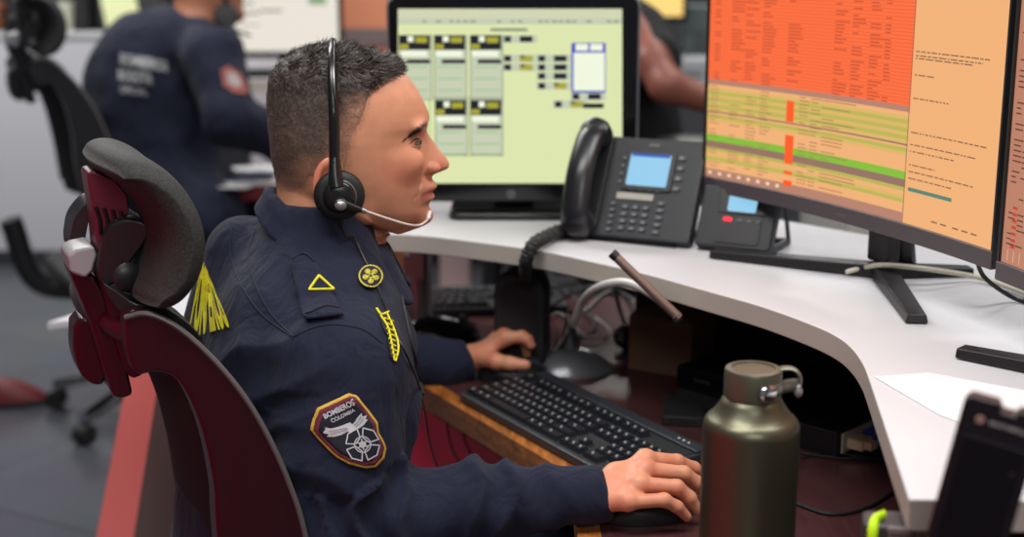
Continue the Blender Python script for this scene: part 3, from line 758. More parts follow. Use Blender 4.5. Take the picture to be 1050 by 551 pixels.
# thin client with connectors
c0 = PZ(812, 452, ZL); c1 = PZ(868, 470, ZL)
tc_, W_ = ebox('mini_computer', 'black mini computer with cream and blue video plugs under the worktop', (c0.x-.045, c0.y+.015), (c1.x-.014, c1.y-.002), .17, ZL+.0005, .036, M_black)
m = MB(); m.box((W_+.001, .075, .018), (.004, .13, .028)); m.build('port_panel', mat('port_panel', (190, 184, 168), .5, metal=.0, var=.1), tc_, bevel=.001)
m = MB(); m.box((W_+.014, .035, .017), (.024, .03, .015)); m.box((W_+.03, .035, .017), (.014, .018, .012)); m.build('serial_plug', mat('cream_plug', (240, 226, 184), .5, var=.05), tc_, bevel=.002)
m = MB(); m.box((W_+.014, .078, .017), (.024, .032, .016)); m.box((W_+.028, .078, .017), (.01, .02, .011)); m.build('video_plug', mat('blue_plug', (84, 116, 235), .5, var=.05), tc_, bevel=.002)

# ================================================================== bottle
bt = thing('water_bottle', 'olive-green steel water bottle with handled cap standing in the foreground', 'bottle', (.2315, 1.30, ZL+.0005), R(-4))
M_ol = mat('olive_steel', (98, 97, 80), .38, metal=.85, bump=.04, bscale=900, var=.05)
rb = .0468
prof = [(.004, .001), (rb-.003, .0), (rb, .004), (rb, .221)]
for k in range(1, 9):
    a = k/8*R(58); prof.append((rb-.016*(1-math.cos(a)), .221+.016*math.sin(a)))
prof += [(rb-.0120, .2400), (rb-.0165, .2470), (rb-.0185, .2510), (rb-.0205, .2525), (rb-.0225, .256)]
m = MB(); m.lathe(prof, (0, 0, 0), 96); m.build('flask', M_ol, bt, angle=35)
m = MB(); m.lathe([(.0255, .2525), (.0275, .254), (.0275, .2785), (.0262, .2812), (.021, .2818), (.0205, .2803), (.002, .2803)], (0, 0, 0), 72); m.build('cap', mat('olive_cap', (86, 84, 70), .35, metal=.45, bump=.04, bscale=900, var=.05), bt, angle=30)
# handle: flat arm across the front and loop at the right
m = MB(); hp = [Vector((.0292*math.cos(R(a)), .0292*math.sin(R(a)), .2655)) for a in range(-80, -15, 8)]+[Vector((.034, -.004, .2655)), Vector((.0425, -.001, .2655))]
m.tube(hp, .0018, 12, sm=4, up=(0, 0, 1), flat=3.6)
m.tube([Vector((.041, -.001, .2630)), Vector((.0445, .001, .2665)), Vector((.0440, .003, .2745)), Vector((.0385, .005, .2795)), Vector((.030, .006, .2800)), Vector((.024, .006, .2785))], .0021, 12, sm=5, up=(0, 1, 0), flat=2.6)
m.build('handle', mat('handle_olive', (112, 110, 100), .32, metal=.6, var=.06), bt)
m = MB(); dr = Vector((math.cos(R(-70)), math.sin(R(-70)), 0)); m.lathe([(.0085, 0), (.0085, .003), (.0065, .0045), (.001, .005)], dr*.0310+Vector((0, 0, .2655)), 28, M=rotm(R(90), 0, R(20)))
m.build('pivot_pin', M_chrome, bt)
m = MB(); m.ball((.0435, -.001, .2590), (.0040, .0045, .0062)); m.build('handle_stud', mat('brushed_grey', (150, 148, 146), .35, metal=.5, var=.05), bt)

# ================================================================== paper, cables on the worktop
pp = [PZ(x, y, ZU+.001) for x, y in ((897, 387), (952, 383), (1062, 403), (1080, 460), (1000, 440), (962, 425))]
m = MB(); m.prism([p.xy for p in pp], ZU+.0004, ZU+.0016); setp(m.build('paper_sheet', M_paper, smooth=False), 'blank white sheet of paper lying on the near end of the worktop', 'paper')
pp = [PZ(x, y, ZU+.001) for x, y in ((800, 238), (925, 268), (900, 277), (800, 252))]
cable('cream cable snaking over the worktop behind the orange-screen monitor foot', [G(868, 279, ZU+.008), G(885, 275, ZU+.012), G(905, 272, ZU+.024), G(950, 276, ZU+.024), G(1000, 284, ZU+.008), G(1035, 295, ZU+.006), G(1060, 305, ZU+.006)], .0035, mat('cream_cable', (200, 194, 176), .5, var=.05))
cable('black cable dropping behind the gap between the two curved monitors', [PY(1000, 262, 1.75), PY(1010, 285, 1.72), G(1040, 306, ZU+.006), G(1065, 312, ZU+.006)], .003, M_blackm)

# ================================================================== two-way radios at right
M_rad = mat('radio_black', (24, 16, 22), .25, var=.2, vscale=10)
rbase = Vector((.268, .955, ZL+.0005))
st = thing('charging_stand', 'dark charging stand mostly below the picture at bottom right', 'stand', rbase+Vector((.05, .04, 0)))
m = MB(); m.prism(rrect(.11, .09, .012), 0, .02); m.box((0, 0, .085), (.07, .05, .14), taper=(.9, .9)); m.build('pedestal', M_blackm, st, bevel=.003)
m = MB(); m.prism(rrect(.085, .07, .012), .15, .157); m.build('cradle', M_blackm, st, bevel=.002)
TLp = P(990, 404, 1.055); BLp = P(934, 605, 1.095); TRp = P(1068, 412, 1.035); 
ax_u = (TLp-BLp).normalized(); ax_r = (TRp-TLp); ax_r = (ax_r-ax_u*ax_r.dot(ax_u)).normalized(); ax_n = ax_r.cross(ax_u).normalized()
H_ = (TLp-BLp).length; Wd = .058
rd = thing('two_way_radio', 'dark two-way radio leaning at bottom right with small white lettering', 'radio', BLp+ax_r*.03)
def RW(x, y, z): return BLp+ax_r*x+ax_u*y+ax_n*z-rd.location
RM = Matrix((ax_r, ax_u, ax_n)).transposed().to_4x4(); RM.translation = BLp-rd.location
m = MB(); prof = [(0, 0), (Wd, 0), (Wd, H_-.012), (Wd-.004, H_-.004), (Wd-.018, H_-.001), (Wd-.020, H_-.006), (Wd-.030, H_-.006), (Wd-.033, H_), (.004, H_), (0, H_-.005)]
m.prism(prof, -.018, 0, 0, RM); m.build('body', M_rad, rd, bevel=.002)
m = MB(); m.prism([(.007, .01), (Wd-.007, .01), (Wd-.007, H_-.03), (.007, H_-.03)], 0, .0012, 0, RM); m.build('front_plate', mat('radio_plate', (14, 8, 12), .15, var=.2), rd, bevel=.0005)
m = MB(); text_on(m, 'MOTOROLA', lambda x, y: RW(.036+x*.0052, H_-.0175+y*.0048-.0005, .0006), 0); m.build('lettering', mat('radio_print', (196, 186, 186), .5, var=.03), rd, smooth=False)
m = MB(); m.lathe([(.0027, 0), (.0030, .0006), (.0001, .0007)], (0, 0, 0), 24, M=RM.to_3x3()); m.v = [v+RW(.0148, H_-.0158, .0002) for v in m.v]
m.build('round_emblem', mat('emblem_tan', (190, 150, 140), .4, var=.03), rd)
m = MB(); 
for s_ in (-1, 1): m.add([RW(.0148+s_*.0011-.0009, H_-.0172, .0011), RW(.0148+s_*.0011+.0009, H_-.0172, .0011), RW(.0148+s_*.0006, H_-.0142, .0011)], [(0, 1, 2)])
m.build('emblem_mark', M_rad, rd, smooth=False)
m = MB(); m.box((0, 0, 0), (.003, .003, .0006)); m.v = [RM.to_3x3() @ v+RW(.047, H_-.05, .0014) for v in m.v]; m.build('microphone_hole', M_blackm, rd, smooth=False)
# neon-trimmed radio
nt_ = P(911, 536, 1.215); nb = Vector((nt_.x, nt_.y, ZL+.0005))
nr = thing('rugged_torch', 'dark ribbed device with neon-green strap below the worktop corner', 'torch', nb, R(-10))
M_rub = mat('ribbed_rubber', (124, 112, 108), .6, bump=.1, var=.1); hN = nt_.z-nb.z
m = MB(); m.prism(rrect(.044, .034, .008), 0, hN+.004, 0)
m.build('body', mat('rubber_dark', (60, 54, 58), .5, var=.1), nr, bevel=.004)
m = MB()
for k in range(7): m.prism(rrect(.026, .037, .006, 4, .009, 0), hN-.004-k*.009, hN+.003-k*.009)
m.build('ribbed_grip', M_rub, nr, bevel=.0015)
m = MB(); m.tube([Vector((-.0135, -.0185, 0.02)), Vector((-.0135, -.0190, hN-.03)), Vector((-.0145, -.0190, hN-.004)), Vector((-.012, -.012, hN+.007)), Vector((-.004, -.004, hN+.009))], .0042, 8, sm=6, up=(0, 1, 0), flat=.5)
m.build('neon_strap', mat('neon_green', (196, 240, 10), .5, var=.04), nr)
# ================================================================== PEOPLE
def skin_mat():
    m = bpy.data.materials.new('skin'); m.use_nodes = True; nt = m.node_tree; b = nt.nodes['Principled BSDF']
    at = nt.nodes.new('ShaderNodeAttribute'); at.attribute_name = 'Col'
    n = nt.nodes.new('ShaderNodeTexNoise'); n.inputs['Scale'].default_value = 60; n.inputs['Detail'].default_value = 5
    mx = nt.nodes.new('ShaderNodeMix'); mx.data_type = 'RGBA'; mx.blend_type = 'MULTIPLY'; mx.inputs[0].default_value = 1
    rp = nt.nodes.new('ShaderNodeValToRGB'); rp.color_ramp.elements[0].color = (.82, .78, .76, 1); rp.color_ramp.elements[1].color = (1.12, 1.1, 1.08, 1)
    tc = nt.nodes.new('ShaderNodeTexCoord'); nt.links.new(tc.outputs['Object'], n.inputs['Vector']); nt.links.new(n.outputs['Fac'], rp.inputs[0])
    nt.links.new(at.outputs['Color'], mx.inputs[6]); nt.links.new(rp.outputs[0], mx.inputs[7]); nt.links.new(mx.outputs[2], b.inputs['Base Color'])
    b.inputs['Roughness'].default_value = .48; b.inputs['Subsurface Weight'].default_value = .12; b.inputs['Subsurface Radius'].default_value = (.012, .005, .003); b.inputs['Subsurface Scale'].default_value = .5
    n2 = nt.nodes.new('ShaderNodeTexNoise'); n2.inputs['Scale'].default_value = 900; nt.links.new(tc.outputs['Object'], n2.inputs['Vector'])
    bp = nt.nodes.new('ShaderNodeBump'); bp.inputs['Strength'].default_value = .12; bp.inputs['Distance'].default_value = .001
    nt.links.new(n2.outputs['Fac'], bp.inputs['Height']); nt.links.new(bp.outputs[0], b.inputs['Normal'])
    return m
M_skin = skin_mat()
def vcol_mat(name, rough, bump=.5, bs=700, stretch=(1, 1, 1)):
    m = bpy.data.materials.new(name); m.use_nodes = True; nt = m.node_tree; b = nt.nodes['Principled BSDF']
    at = nt.nodes.new('ShaderNodeAttribute'); at.attribute_name = 'Col'; nt.links.new(at.outputs['Color'], b.inputs['Base Color']); b.inputs['Roughness'].default_value = rough
    tc = nt.nodes.new('ShaderNodeTexCoord'); n2 = nt.nodes.new('ShaderNodeTexNoise'); n2.inputs['Scale'].default_value = bs; nt.links.new(tc.outputs['Object'], n2.inputs['Vector'])
    bp = nt.nodes.new('ShaderNodeBump'); bp.inputs['Strength'].default_value = bump; bp.inputs['Distance'].default_value = .002
    nt.links.new(n2.outputs['Fac'], bp.inputs['Height']); nt.links.new(bp.outputs[0], b.inputs['Normal'])
    return m
M_hair = vcol_mat('hair', .55)
def cloth_mat(name, col, var=.12):
    if name in MATS: return MATS[name]
    m = mat(name, col, .82, bump=.35, bscale=1500, var=var, vscale=14, sheen=.04, spec=.25)
    nt = m.node_tree; bs = nt.nodes['Principled BSDF']; fine = [n for n in nt.nodes if n.type == 'BUMP'][0]
    tc = [n for n in nt.nodes if n.type == 'TEX_COORD'][0]; n3 = nt.nodes.new('ShaderNodeTexNoise'); n3.inputs['Scale'].default_value = 16; n3.inputs['Detail'].default_value = 3; n3.inputs['Distortion'].default_value = .6
    mp = nt.nodes.new('ShaderNodeMapping'); mp.inputs['Scale'].default_value = (1.6, 1.6, .7); mp.inputs['Rotation'].default_value = (0, R(35), 0)
    nt.links.new(tc.outputs['Object'], mp.inputs[0]); nt.links.new(mp.outputs[0], n3.inputs['Vector'])
    b3_ = nt.nodes.new('ShaderNodeBump'); b3_.inputs['Strength'].default_value = .55; b3_.inputs['Distance'].default_value = .02
    nt.links.new(n3.outputs['Fac'], b3_.inputs['Height']); nt.links.new(b3_.outputs[0], fine.inputs['Normal']); return m
M_navy = cloth_mat('navy_uniform_cloth', (19, 24, 46))
M_yel = mat('yellow_embroidery', (226, 214, 20), .6, bump=.5, bscale=1800, var=.12, vscale=120)
M_thr = mat('dark_thread', (16, 20, 36), .8, bump=.3, bscale=1500, var=.1)

O = P(350, 150, 1.77); He = Vector((.993, .118, 0)).normalized(); Hn = Vector((He.y, -He.x, 0)); Hz = Vector((0, 0, 1))
KS = 819.0
def hl(x, y, c=0.0):      # head-frame point given on the middle plane of the face
    return np.array(((x-350)/KS, (150-y)/KS/.99, c))
def hw(x, y, c=0.0):
    q = hl(x, y); return O+He*q[0]+Hz*q[1]+Hn*c
OB = np.array((He[:], Hz[:], Hn[:])).T       # columns: world vectors of (a, b, c)
def tolocal(p): return (p-np.array(O))@OB
def gsm(a, s):
    k = np.exp(-.5*(np.arange(-int(4*s)-1, int(4*s)+2)/s)**2); k /= k.sum(); n = len(k)//2
    return np.convolve(np.pad(a, n, mode='edge'), k, mode='valid')
YS = np.arange(40, 262, .25)
def tab(rows, s): 
    r = np.array(rows, float); return gsm(np.interp(YS, r[:, 0], r[:, 1]), s*4)
T_back = tab([(52, 335), (56, 322), (60, 308), (66, 296), (74, 288), (84, 282), (96, 279), (110, 278), (130, 278), (150, 279.5), (165, 282), (178, 288), (190, 300), (202, 322), (214, 345), (226, 372), (236, 396), (242, 410), (260, 410)], 2)
T_base = tab([(52, 350), (56, 366), (60, 382), (66, 398), (72, 409), (80, 418), (90, 425), (100, 431), (110, 434.5), (120, 437), (128, 436), (136, 431), (146, 429), (158, 431), (170, 432), (182, 433.5), (194, 433), (206, 431), (216, 431), (224, 427), (232, 417), (238, 411), (244, 410), (260, 410)], 1.5)
T_mid = tab([(52, 350), (56, 366), (60, 382), (66, 399), (72, 410), (80, 419.5), (90, 427), (100, 432.5), (110, 437), (117, 440), (122, 440.5), (128, 438.5), (133, 436.6), (137, 437.5), (142, 440), (148, 443), (156, 447.5), (164, 452), (169, 454.2), (173, 454.3), (176, 452), (179, 446.5), (182, 441.5), (186, 442), (190, 445.2), (193, 445.8), (196, 443.8), (198.5, 440.6), (200.5, 442.4), (204, 443), (207, 441), (211, 437.8), (215, 438.5), (220, 440), (226, 439), (231, 434.5), (235, 427), (238.5, 416), (243, 411), (260, 410)], .8)
T_w = tab([(52, .010), (56, .032), (60, .046), (66, .058), (74, .0665), (84, .072), (96, .0755), (115, .0775), (140, .0775), (155, .0755), (168, .073), (180, .070), (192, .066), (204, .061), (214, .056), (224, .048), (232, .038), (238, .027), (244, .018), (260, .018)], 2.5)
T_sig = tab([(52, .04), (110, .035), (120, .02), (128, .009), (136, .0075), (148, .0085), (160, .0105), (168, .0125), (176, .0125), (181, .0085), (186, .016), (190, .021), (198, .023), (206, .022), (212, .02), (220, .021), (236, .022), (260, .022)], .8)
T_ac = tab([(52, 345), (80, 345), (120, 342), (160, 345), (190, 355), (214, 372), (236, 398), (260, 404)], 4)
EYE_B = hl(420.5, 142.5)
def head_field(q):
    a, b, c = q[:, 0], q[:, 1], q[:, 2]; y = 150-b*KS*.99
    g = lambda T: np.interp(y, YS, T).astype(np.float32)
    bk = (g(T_back)-350)/KS; fr = (g(T_base)-350)/KS; md = (g(T_mid)-350)/KS; w = g(T_w); sg = g(T_sig); ac = (g(T_ac)-350)/KS
    ac = np.clip(ac, bk+.004, fr-.004)
    d = (md-fr)*np.exp(-(c/sg)**2)
    a2 = np.where(a > ac, a-d*np.clip((a-ac)/np.maximum(fr-ac, .01), 0, 1.3), a)
    sem = np.where(a2 > ac, fr-ac, ac-bk); n = 2.35
    qv = (np.abs((a2-ac)/sem)**n+np.abs(c/w)**n)**(1/n)
    f = (qv-1)*np.minimum(sem, w)
    f = np.maximum(f, b-hl(0, 53.5)[1]); f = smax(f, hl(0, 241)[1]-b, .006)
    p3 = q; ac_ = np.abs(c); pm = np.stack([a, b, ac_], 1)
    # cheekbones, jaw corner, nostril wings, eye sockets, lids, ears
    f = sm(f, ell(pm, (*hl(412, 162)[:2], .038), (.022, .014, .012)), .022)
    f = sm(f, ell(pm, (*hl(360, 210)[:2], .050), (.022, .02, .010)), .014)
    f = sm(f, ell(pm, (*hl(443.5, 173)[:2], .0115), (.0095, .0068, .0062)), .0035)
    f = smax(f, -ell(pm, (*hl(446.5, 178.6)[:2], .0065), (.0045, .0022, .0028)), .0015)
    f = smax(f, -ell(pm, (*hl(433.5, 140.5)[:2], .030), (.0110, .0110, .0175)), .012)
    f = sm(f, ell(pm, (*hl(428.5, 129)[:2], .024), (.0085, .006, .024)), .014)
    ew = np.sqrt(((pm-A3((*EYE_B[:2], .031)))**2).sum(1))-.0140
    dy = pm[:, 1]-EYE_B[1]+.0008+.10*(pm[:, 2]-.031); slit = .0027-np.abs(dy); slit = np.minimum(slit, pm[:, 0]-EYE_B[0]-.0035)
    ew = np.maximum(ew, slit)
    f = sm(f, ew, .002)
    # mouth crease and nasolabial fold
    f = smax(f, -cone(pm, (*hl(441.5, 198.3)[:2], 0), (*hl(424.5, 201.5)[:2], .0262), .0016, .0011), .0018)
    f = smax(f, -cone(pm, (*hl(437, 176)[:2], .0175), (*hl(421, 199)[:2], .034), .0003, .0006), .006)
    ear = ell(pm, (*hl(336, 176)[:2], .081), (.0185, .031, .0065), np.array(rotm(0, R(12), R(-8))))
    ear = smax(ear, -ell(pm, (*hl(338, 176)[:2], .088), (.0115, .022, .0055)), .003)
    f = sm(f, ear, .005)
    return f
def body_field_top(p):
    q = tolocal(p); f = head_field(q)
    nk = cone(q, (*hl(327, 165)[:2], 0), (*hl(334, 262)[:2], 0), .0535, .064)
    nk = sm(nk, cone(q, (*hl(378, 232)[:2], 0), (*hl(366, 268)[:2], 0), .020, .03), .02)
    for s in (-1, 1): nk = sm(nk, cone(q, (*hl(330, 185)[:2], .05*s), (*hl(372, 262)[:2], .02*s), .011, .013), .012)
    f = sm(f, nk, .013)
    return f
N_ = Vector((-.233, 1.745, 1.085)); yw = R(17); FT = Vector((math.cos(yw), math.sin(yw), 0)); NT = Vector((FT.y, -FT.x, 0))
SR = Vector((-.196, 1.580, .940)); ER = Vector((-.200, 1.545, .765)); WR = PY(606, 508, 1.58)
SL = Vector((-.305, 1.915, .965)); EL = Vector((-.25, 2.13, .80)); WL = PY(474, 372, 2.17)
ARM_MID = PY(480, 516, 1.57)
def lowbody(p):
    f = chain(p, [N_+Vector((0, 0, .0)), N_+Vector((-.02, 0, -.15)), N_+Vector((-.06, -.01, -.5))], [.05, .09, .10], .02)
    f = sm(f, chain(p, [N_+Vector((0, 0, -.03)), SR, ER, WR], [.05, .045, .035, .024], .01), .02)
    f = sm(f, chain(p, [N_+Vector((0, 0, -.03)), SL, EL, WL], [.05, .045, .035, .024], .01), .02)
    return f
# ---- hands
def hand_field(p, W, mcp, pip, tip, rm, thumb, dirn, wr=(.0255, .021)):
    """W wrist, lists for the four fingers (index..little) and a thumb chain"""
    f = cone(p, W[0], W[1], wr[0], wr[1])
    for i in range(4):
        f = sm(f, cone(p, W[1]+(mcp[i]-sum(mcp, Vector())/4)*.45, mcp[i]*.97+W[1]*.03, .0135, .0108), .012)
    for i in range(3): f = sm(f, cone(p, mcp[i]+(W[1]-mcp[i])*.12, mcp[i+1]+(W[1]-mcp[i+1])*.12, .009, .009), .008)
    cen = (sum(mcp, Vector())/4+W[1])/2
    fs = []
    for i in range(4):
        M_ = mcp[i]; Pp = pip[i]; T_ = tip[i]; sc = rm[i]
        D_ = Pp.lerp(T_, .52)+(Pp-(M_+T_)/2).normalized()*.0028
        g = chain(p, [M_, Pp, D_, T_], [.0102*sc, .0093*sc, .0082*sc, .0068*sc], .004)
        fs.append(g)
    g = fs[0]
    for x in fs[1:]: g = sm(g, x, .0012)
    f = sm(f, g, .006)
    for i in range(4): f = sm(f, np.sqrt(((p-A3(mcp[i]+Vector((0, 0, .0015))))**2).sum(1))-.0105*rm[i], .006)
    th = chain(p, thumb, [.0165, .0125, .0105, .0082], .006)
    return sm(f, th, .009)
Rm = [PY(662, 471, 1.612), PY(661, 482, 1.590), PY(655, 497, 1.567), PY(644, 515, 1.547)]
Rp = [PY(694, 474, 1.630), PY(701, 486, 1.602), PY(694, 500, 1.573), PY(681, 513, 1.551)]
Rt = [PY(728, 490, 1.655), PY(725, 508, 1.612), PY(716, 524, 1.578), PY(704, 530, 1.560)]
RW_ = [PY(600, 509, 1.58), PY(625, 503, 1.580)]
Rth = [PY(632, 488, 1.600), PY(650, 486, 1.635), PY(668, 489, 1.652), PY(688, 495, 1.650)]
fR = lambda p: sm(hand_field(p, RW_, Rm, Rp, Rt, [1, 1.02, .98, .88], Rth, None), cone(p, ARM_MID, RW_[0], .03, .0255), .01)
Lm = [PY(519, 347, 2.155), PY(517, 345, 2.180), PY(513, 345, 2.205), PY(509, 348, 2.225)]
Lp = [PY(535, 345.5, 2.150), PY(536, 347, 2.175), PY(532, 346, 2.205), PY(526, 350, 2.23)]
Lt = [PY(544.5, 354, 2.145), PY(540, 363, 2.175), PY(536, 366, 2.20), PY(530, 366, 2.225)]
LW_ = [PY(468, 373, 2.17), PY(484, 368, 2.175)]
Lth = [PY(494, 366, 2.155), PY(509, 371, 2.125), PY(523, 373, 2.115), PY(539, 374.5, 2.11)]
fL = lambda p: sm(hand_field(p, LW_, Lm, Lp, Lt, [1.05, 1.05, 1, .9], Lth, None, (.0265, .023)), cone(p, EL, LW_[0], .035, .027), .01)
def bb(pts, m): 
    a = np.array([tuple(p) for p in pts]); return a.min(0)-m, a.max(0)+m
pieces = []
lo = np.array(O)+np.array((-.125, -.125, -.19)); hi = np.array(O)+np.array((.15, .125, .128))
v, f = surfnet(body_field_top, lo, hi, .0015); v = lap(v, f, 2, .5); nhead = len(v); head_v, head_f = v, f; pieces.append((v, f))
for fl, W, a_, b_, c_, t_ in ((fR, RW_, Rm, Rp, Rt, Rth), (fL, LW_, Lm, Lp, Lt, Lth)):
    lo, hi = bb(W+a_+b_+c_+t_, .028); v, f = surfnet(fl, lo, hi, .0013); v = lap(v, f, 1, .5); pieces.append((v, f))
v, f = surfnet(lowbody, (-.45, 1.4, .52), (.1, 2.3, 1.16), .008); pieces.append((v, f))
allv = np.concatenate([x[0] for x in pieces]); of = 0; ff = []
for x in pieces: ff.append(x[1]+of); of += len(x[0])
allf = np.concatenate(ff)
# ---- skin colours (head)
def mixc(c, t, d): return c*(1-t[:, None])+np.array(d)[None]*t[:, None]
def SC(r, g, b): return np.array(srgb(r, g, b)[:3])
base = SC(210, 149, 118)
col = np.tile(base, (len(allv), 1))
q = tolocal(head_v); px_ = q[:, 0]*KS+350; py_ = 150-q[:, 1]*KS*.99; cc = np.abs(q[:, 2])
def blob(x, y, sx, sy): return np.exp(-((px_-x)/sx)**2-((py_-y)/sy)**2)
HP = np.array([(426, 74), (410, 79), (394, 84), (383, 92), (379, 104), (375, 117), (366, 131), (361, 150), (357, 172), (350, 188), (338, 188), (329, 182), (322, 176), (314, 189), (300, 196), (284, 196), (255, 196), (250, 100), (255, 40), (300, 15), (440, 15), (446, 60)], float)
def sdpoly(x, y, P_):
    d = np.full(len(x), 1e9); ins = np.zeros(len(x), bool); n = len(P_)
    for i in range(n):
        a = P_[i]; b = P_[(i+1) % n]; e = b-a; w = np.stack([x-a[0], y-a[1]], 1); t = np.clip((w@e)/(e@e), 0, 1); r = w-t[:, None]*e
        d = np.minimum(d, (r*r).sum(1)); c = ((a[1] > y) != (b[1] > y)) & (x < (b[0]-a[0])*(y-a[1])/(b[1]-a[1]+1e-9)+a[0]); ins ^= c
    return np.where(ins, 1, -1)*np.sqrt(d)
sd = sdpoly(px_, py_, HP)
earm = (cc > .0785) & (np.abs(px_-336) < 20) & (np.abs(py_-176) < 32)
sd = np.where(earm, -12, sd)
ct = col[:nhead]
ct = mixc(ct, .45*blob(410, 172, 26, 18), SC(200, 112, 88)); ct = mixc(ct, .5*blob(450, 170, 9, 9), SC(204, 112, 90))
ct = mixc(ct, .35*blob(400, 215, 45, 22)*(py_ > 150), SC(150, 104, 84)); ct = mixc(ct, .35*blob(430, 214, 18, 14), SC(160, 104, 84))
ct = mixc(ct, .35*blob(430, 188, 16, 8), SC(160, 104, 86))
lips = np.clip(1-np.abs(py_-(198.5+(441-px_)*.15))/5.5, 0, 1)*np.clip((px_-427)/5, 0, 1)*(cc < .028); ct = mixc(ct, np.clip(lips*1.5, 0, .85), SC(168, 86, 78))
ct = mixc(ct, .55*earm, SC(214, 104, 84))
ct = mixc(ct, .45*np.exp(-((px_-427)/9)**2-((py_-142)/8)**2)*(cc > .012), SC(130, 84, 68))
nz = np.array([noise.noise(Vector(tuple(p*260))) for p in head_v]); nz2 = np.array([noise.noise(Vector(tuple(p*45))) for p in head_v])
hairf = np.clip((sd+1+nz*6)/np.where(py_ > 95, 28, 10), 0, 1)*.80
ct = mixc(ct, hairf, SC(82, 62, 54))
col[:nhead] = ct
for (st, cnt) in ((nhead, len(pieces[1][0])), (nhead+len(pieces[1][0]), len(pieces[2][0]))):
    vv = allv[st:st+cnt]; cs = col[st:st+cnt]; k = np.array([noise.noise(Vector(tuple(p*38))) for p in vv]); cs = mixc(cs, np.clip(.25+k*.5, 0, .5), SC(206, 118, 94))
    col[st:st+cnt] = cs
man = thing('person', 'man in navy fire service jacket with headset, seated in profile typing at the wooden desk', 'person', (N_.x-.06, N_.y, 0))
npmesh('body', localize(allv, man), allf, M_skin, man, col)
# ---- hair
hn = vnormals(head_v, head_f)
if ((head_v-np.array(O))*hn).sum() < 0: hn = -hn
HLn = lambda y: np.interp(y, [50, 62, 78, 92, 115, 150, 190], [.0095, .0105, .0085, .0045, .0026, .0018, .0008])
okv = (sd > -.5) & (py_ < 200)
sel = okv[head_f].all(1) & (np.abs(q[head_f[:, 0], 1]) < 1)
used = np.unique(head_f[sel]); rm_ = -np.ones(nhead, int); rm_[used] = np.arange(len(used))
thick = HLn(py_)*np.clip((sd-2.5)/8, 0, 1)*.52-.0012*np.clip((6.5-sd)/4, 0, 1)
cl = np.array([noise.noise(Vector((p[0]*95, p[1]*150, p[2]*60))) for p in head_v])
disp = thick*(1+.55*cl+.3*nz)
hv = head_v+hn*disp[:, None]
topm = np.clip((128-py_)/60, 0, 1)**.8
hc = mixc(np.tile(SC(96, 74, 62), (nhead, 1)), topm, SC(40, 33, 32)); hc = mixc(hc, np.clip((py_-125)/60, 0, 1)*.35*(px_ < 345), SC(128, 96, 80)); hc = mixc(hc, np.clip(.5+cl, 0, 1)*.4, SC(30, 25, 25)); hc = mixc(hc, .3*np.clip(nz+.2, 0, 1), SC(128, 118, 112))
fade = np.clip(1-(sd-5+nz*3)/24, 0, 1)**.65*np.clip((py_-84)/20, 0, 1); hc = mixc(hc, fade*.93, SC(186, 132, 106))
hm = npmesh('hair', localize(hv[used], man), rm_[head_f[sel]], M_hair, man, hc[used])
# strands
sidx = rng.choice(np.where((sd > .5) & (py_ < 198))[0], 42000)
sidx = sidx[rng.random(len(sidx)) < np.clip(.12+sd[sidx]/np.where(py_[sidx] > 95, 24, 10), 0, 1)]
nS = len(sidx); base_p = head_v[sidx]+rng.normal(0, .0006, (nS, 3)); nn = hn[sidx]; L_ = (1+.12*np.clip((90-py_[sidx])/20, 0, 1))*HLn(py_[sidx])*np.clip((sd[sidx]+2)/10, .25, 1)*(.75+.6*rng.random(nS))
tp = np.clip((100-py_[sidx])/36, 0, 1)[:, None]
ewv = np.array(He[:]); flow = tp*(ewv*.85+np.array((0, 0, .0)))+(1-tp)*np.array((.12, 0, -.9))
jn = np.array([[noise.noise(Vector(tuple(p*60))+Vector((k*7, 3, 1))) for k in range(3)] for p in base_p])
dr = nn*(.85)+flow*.75+jn*1.0*tp+rng.normal(0, .16, (nS, 3)); dr /= np.linalg.norm(dr, axis=1)[:, None]
d2 = nn*.35+flow*1.0+jn*1.3*tp+rng.normal(0, .2, (nS, 3)); d2 /= np.linalg.norm(d2, axis=1)[:, None]
side = np.cross(dr, rng.normal(size=(nS, 3))); side /= np.linalg.norm(side, axis=1)[:, None]
wd = (.00021+.00020*tp[:, 0])[:, None]
L1 = (L_*.65)[:, None]; L2 = (L_*.6)[:, None]
p0 = base_p; p1 = base_p+dr*L1; p2 = p1+d2*L2
sv = np.stack([p0-side*wd, p0+side*wd, p1+side*wd*.85, p1-side*wd*.85, p2+side*wd*.2, p2-side*wd*.2], 1).reshape(-1, 3)
ii = (np.arange(nS)*6)[:, None]; sf = np.concatenate([ii+np.array([0, 1, 2, 3]), ii+np.array([3, 2, 4, 5])])
sc_ = mixc(np.tile(SC(78, 60, 51), (nS, 1)), tp[:, 0], SC(50, 42, 40)); sc_ = mixc(sc_, (rng.random(nS) < .22)*(.25+.55*tp[:, 0]), SC(150, 142, 138)); sc_ = np.repeat(sc_, 6, 0)
st_o = npmesh('hair_strands', localize(sv, man), sf, M_hair, hm, sc_); st_o.parent = hm
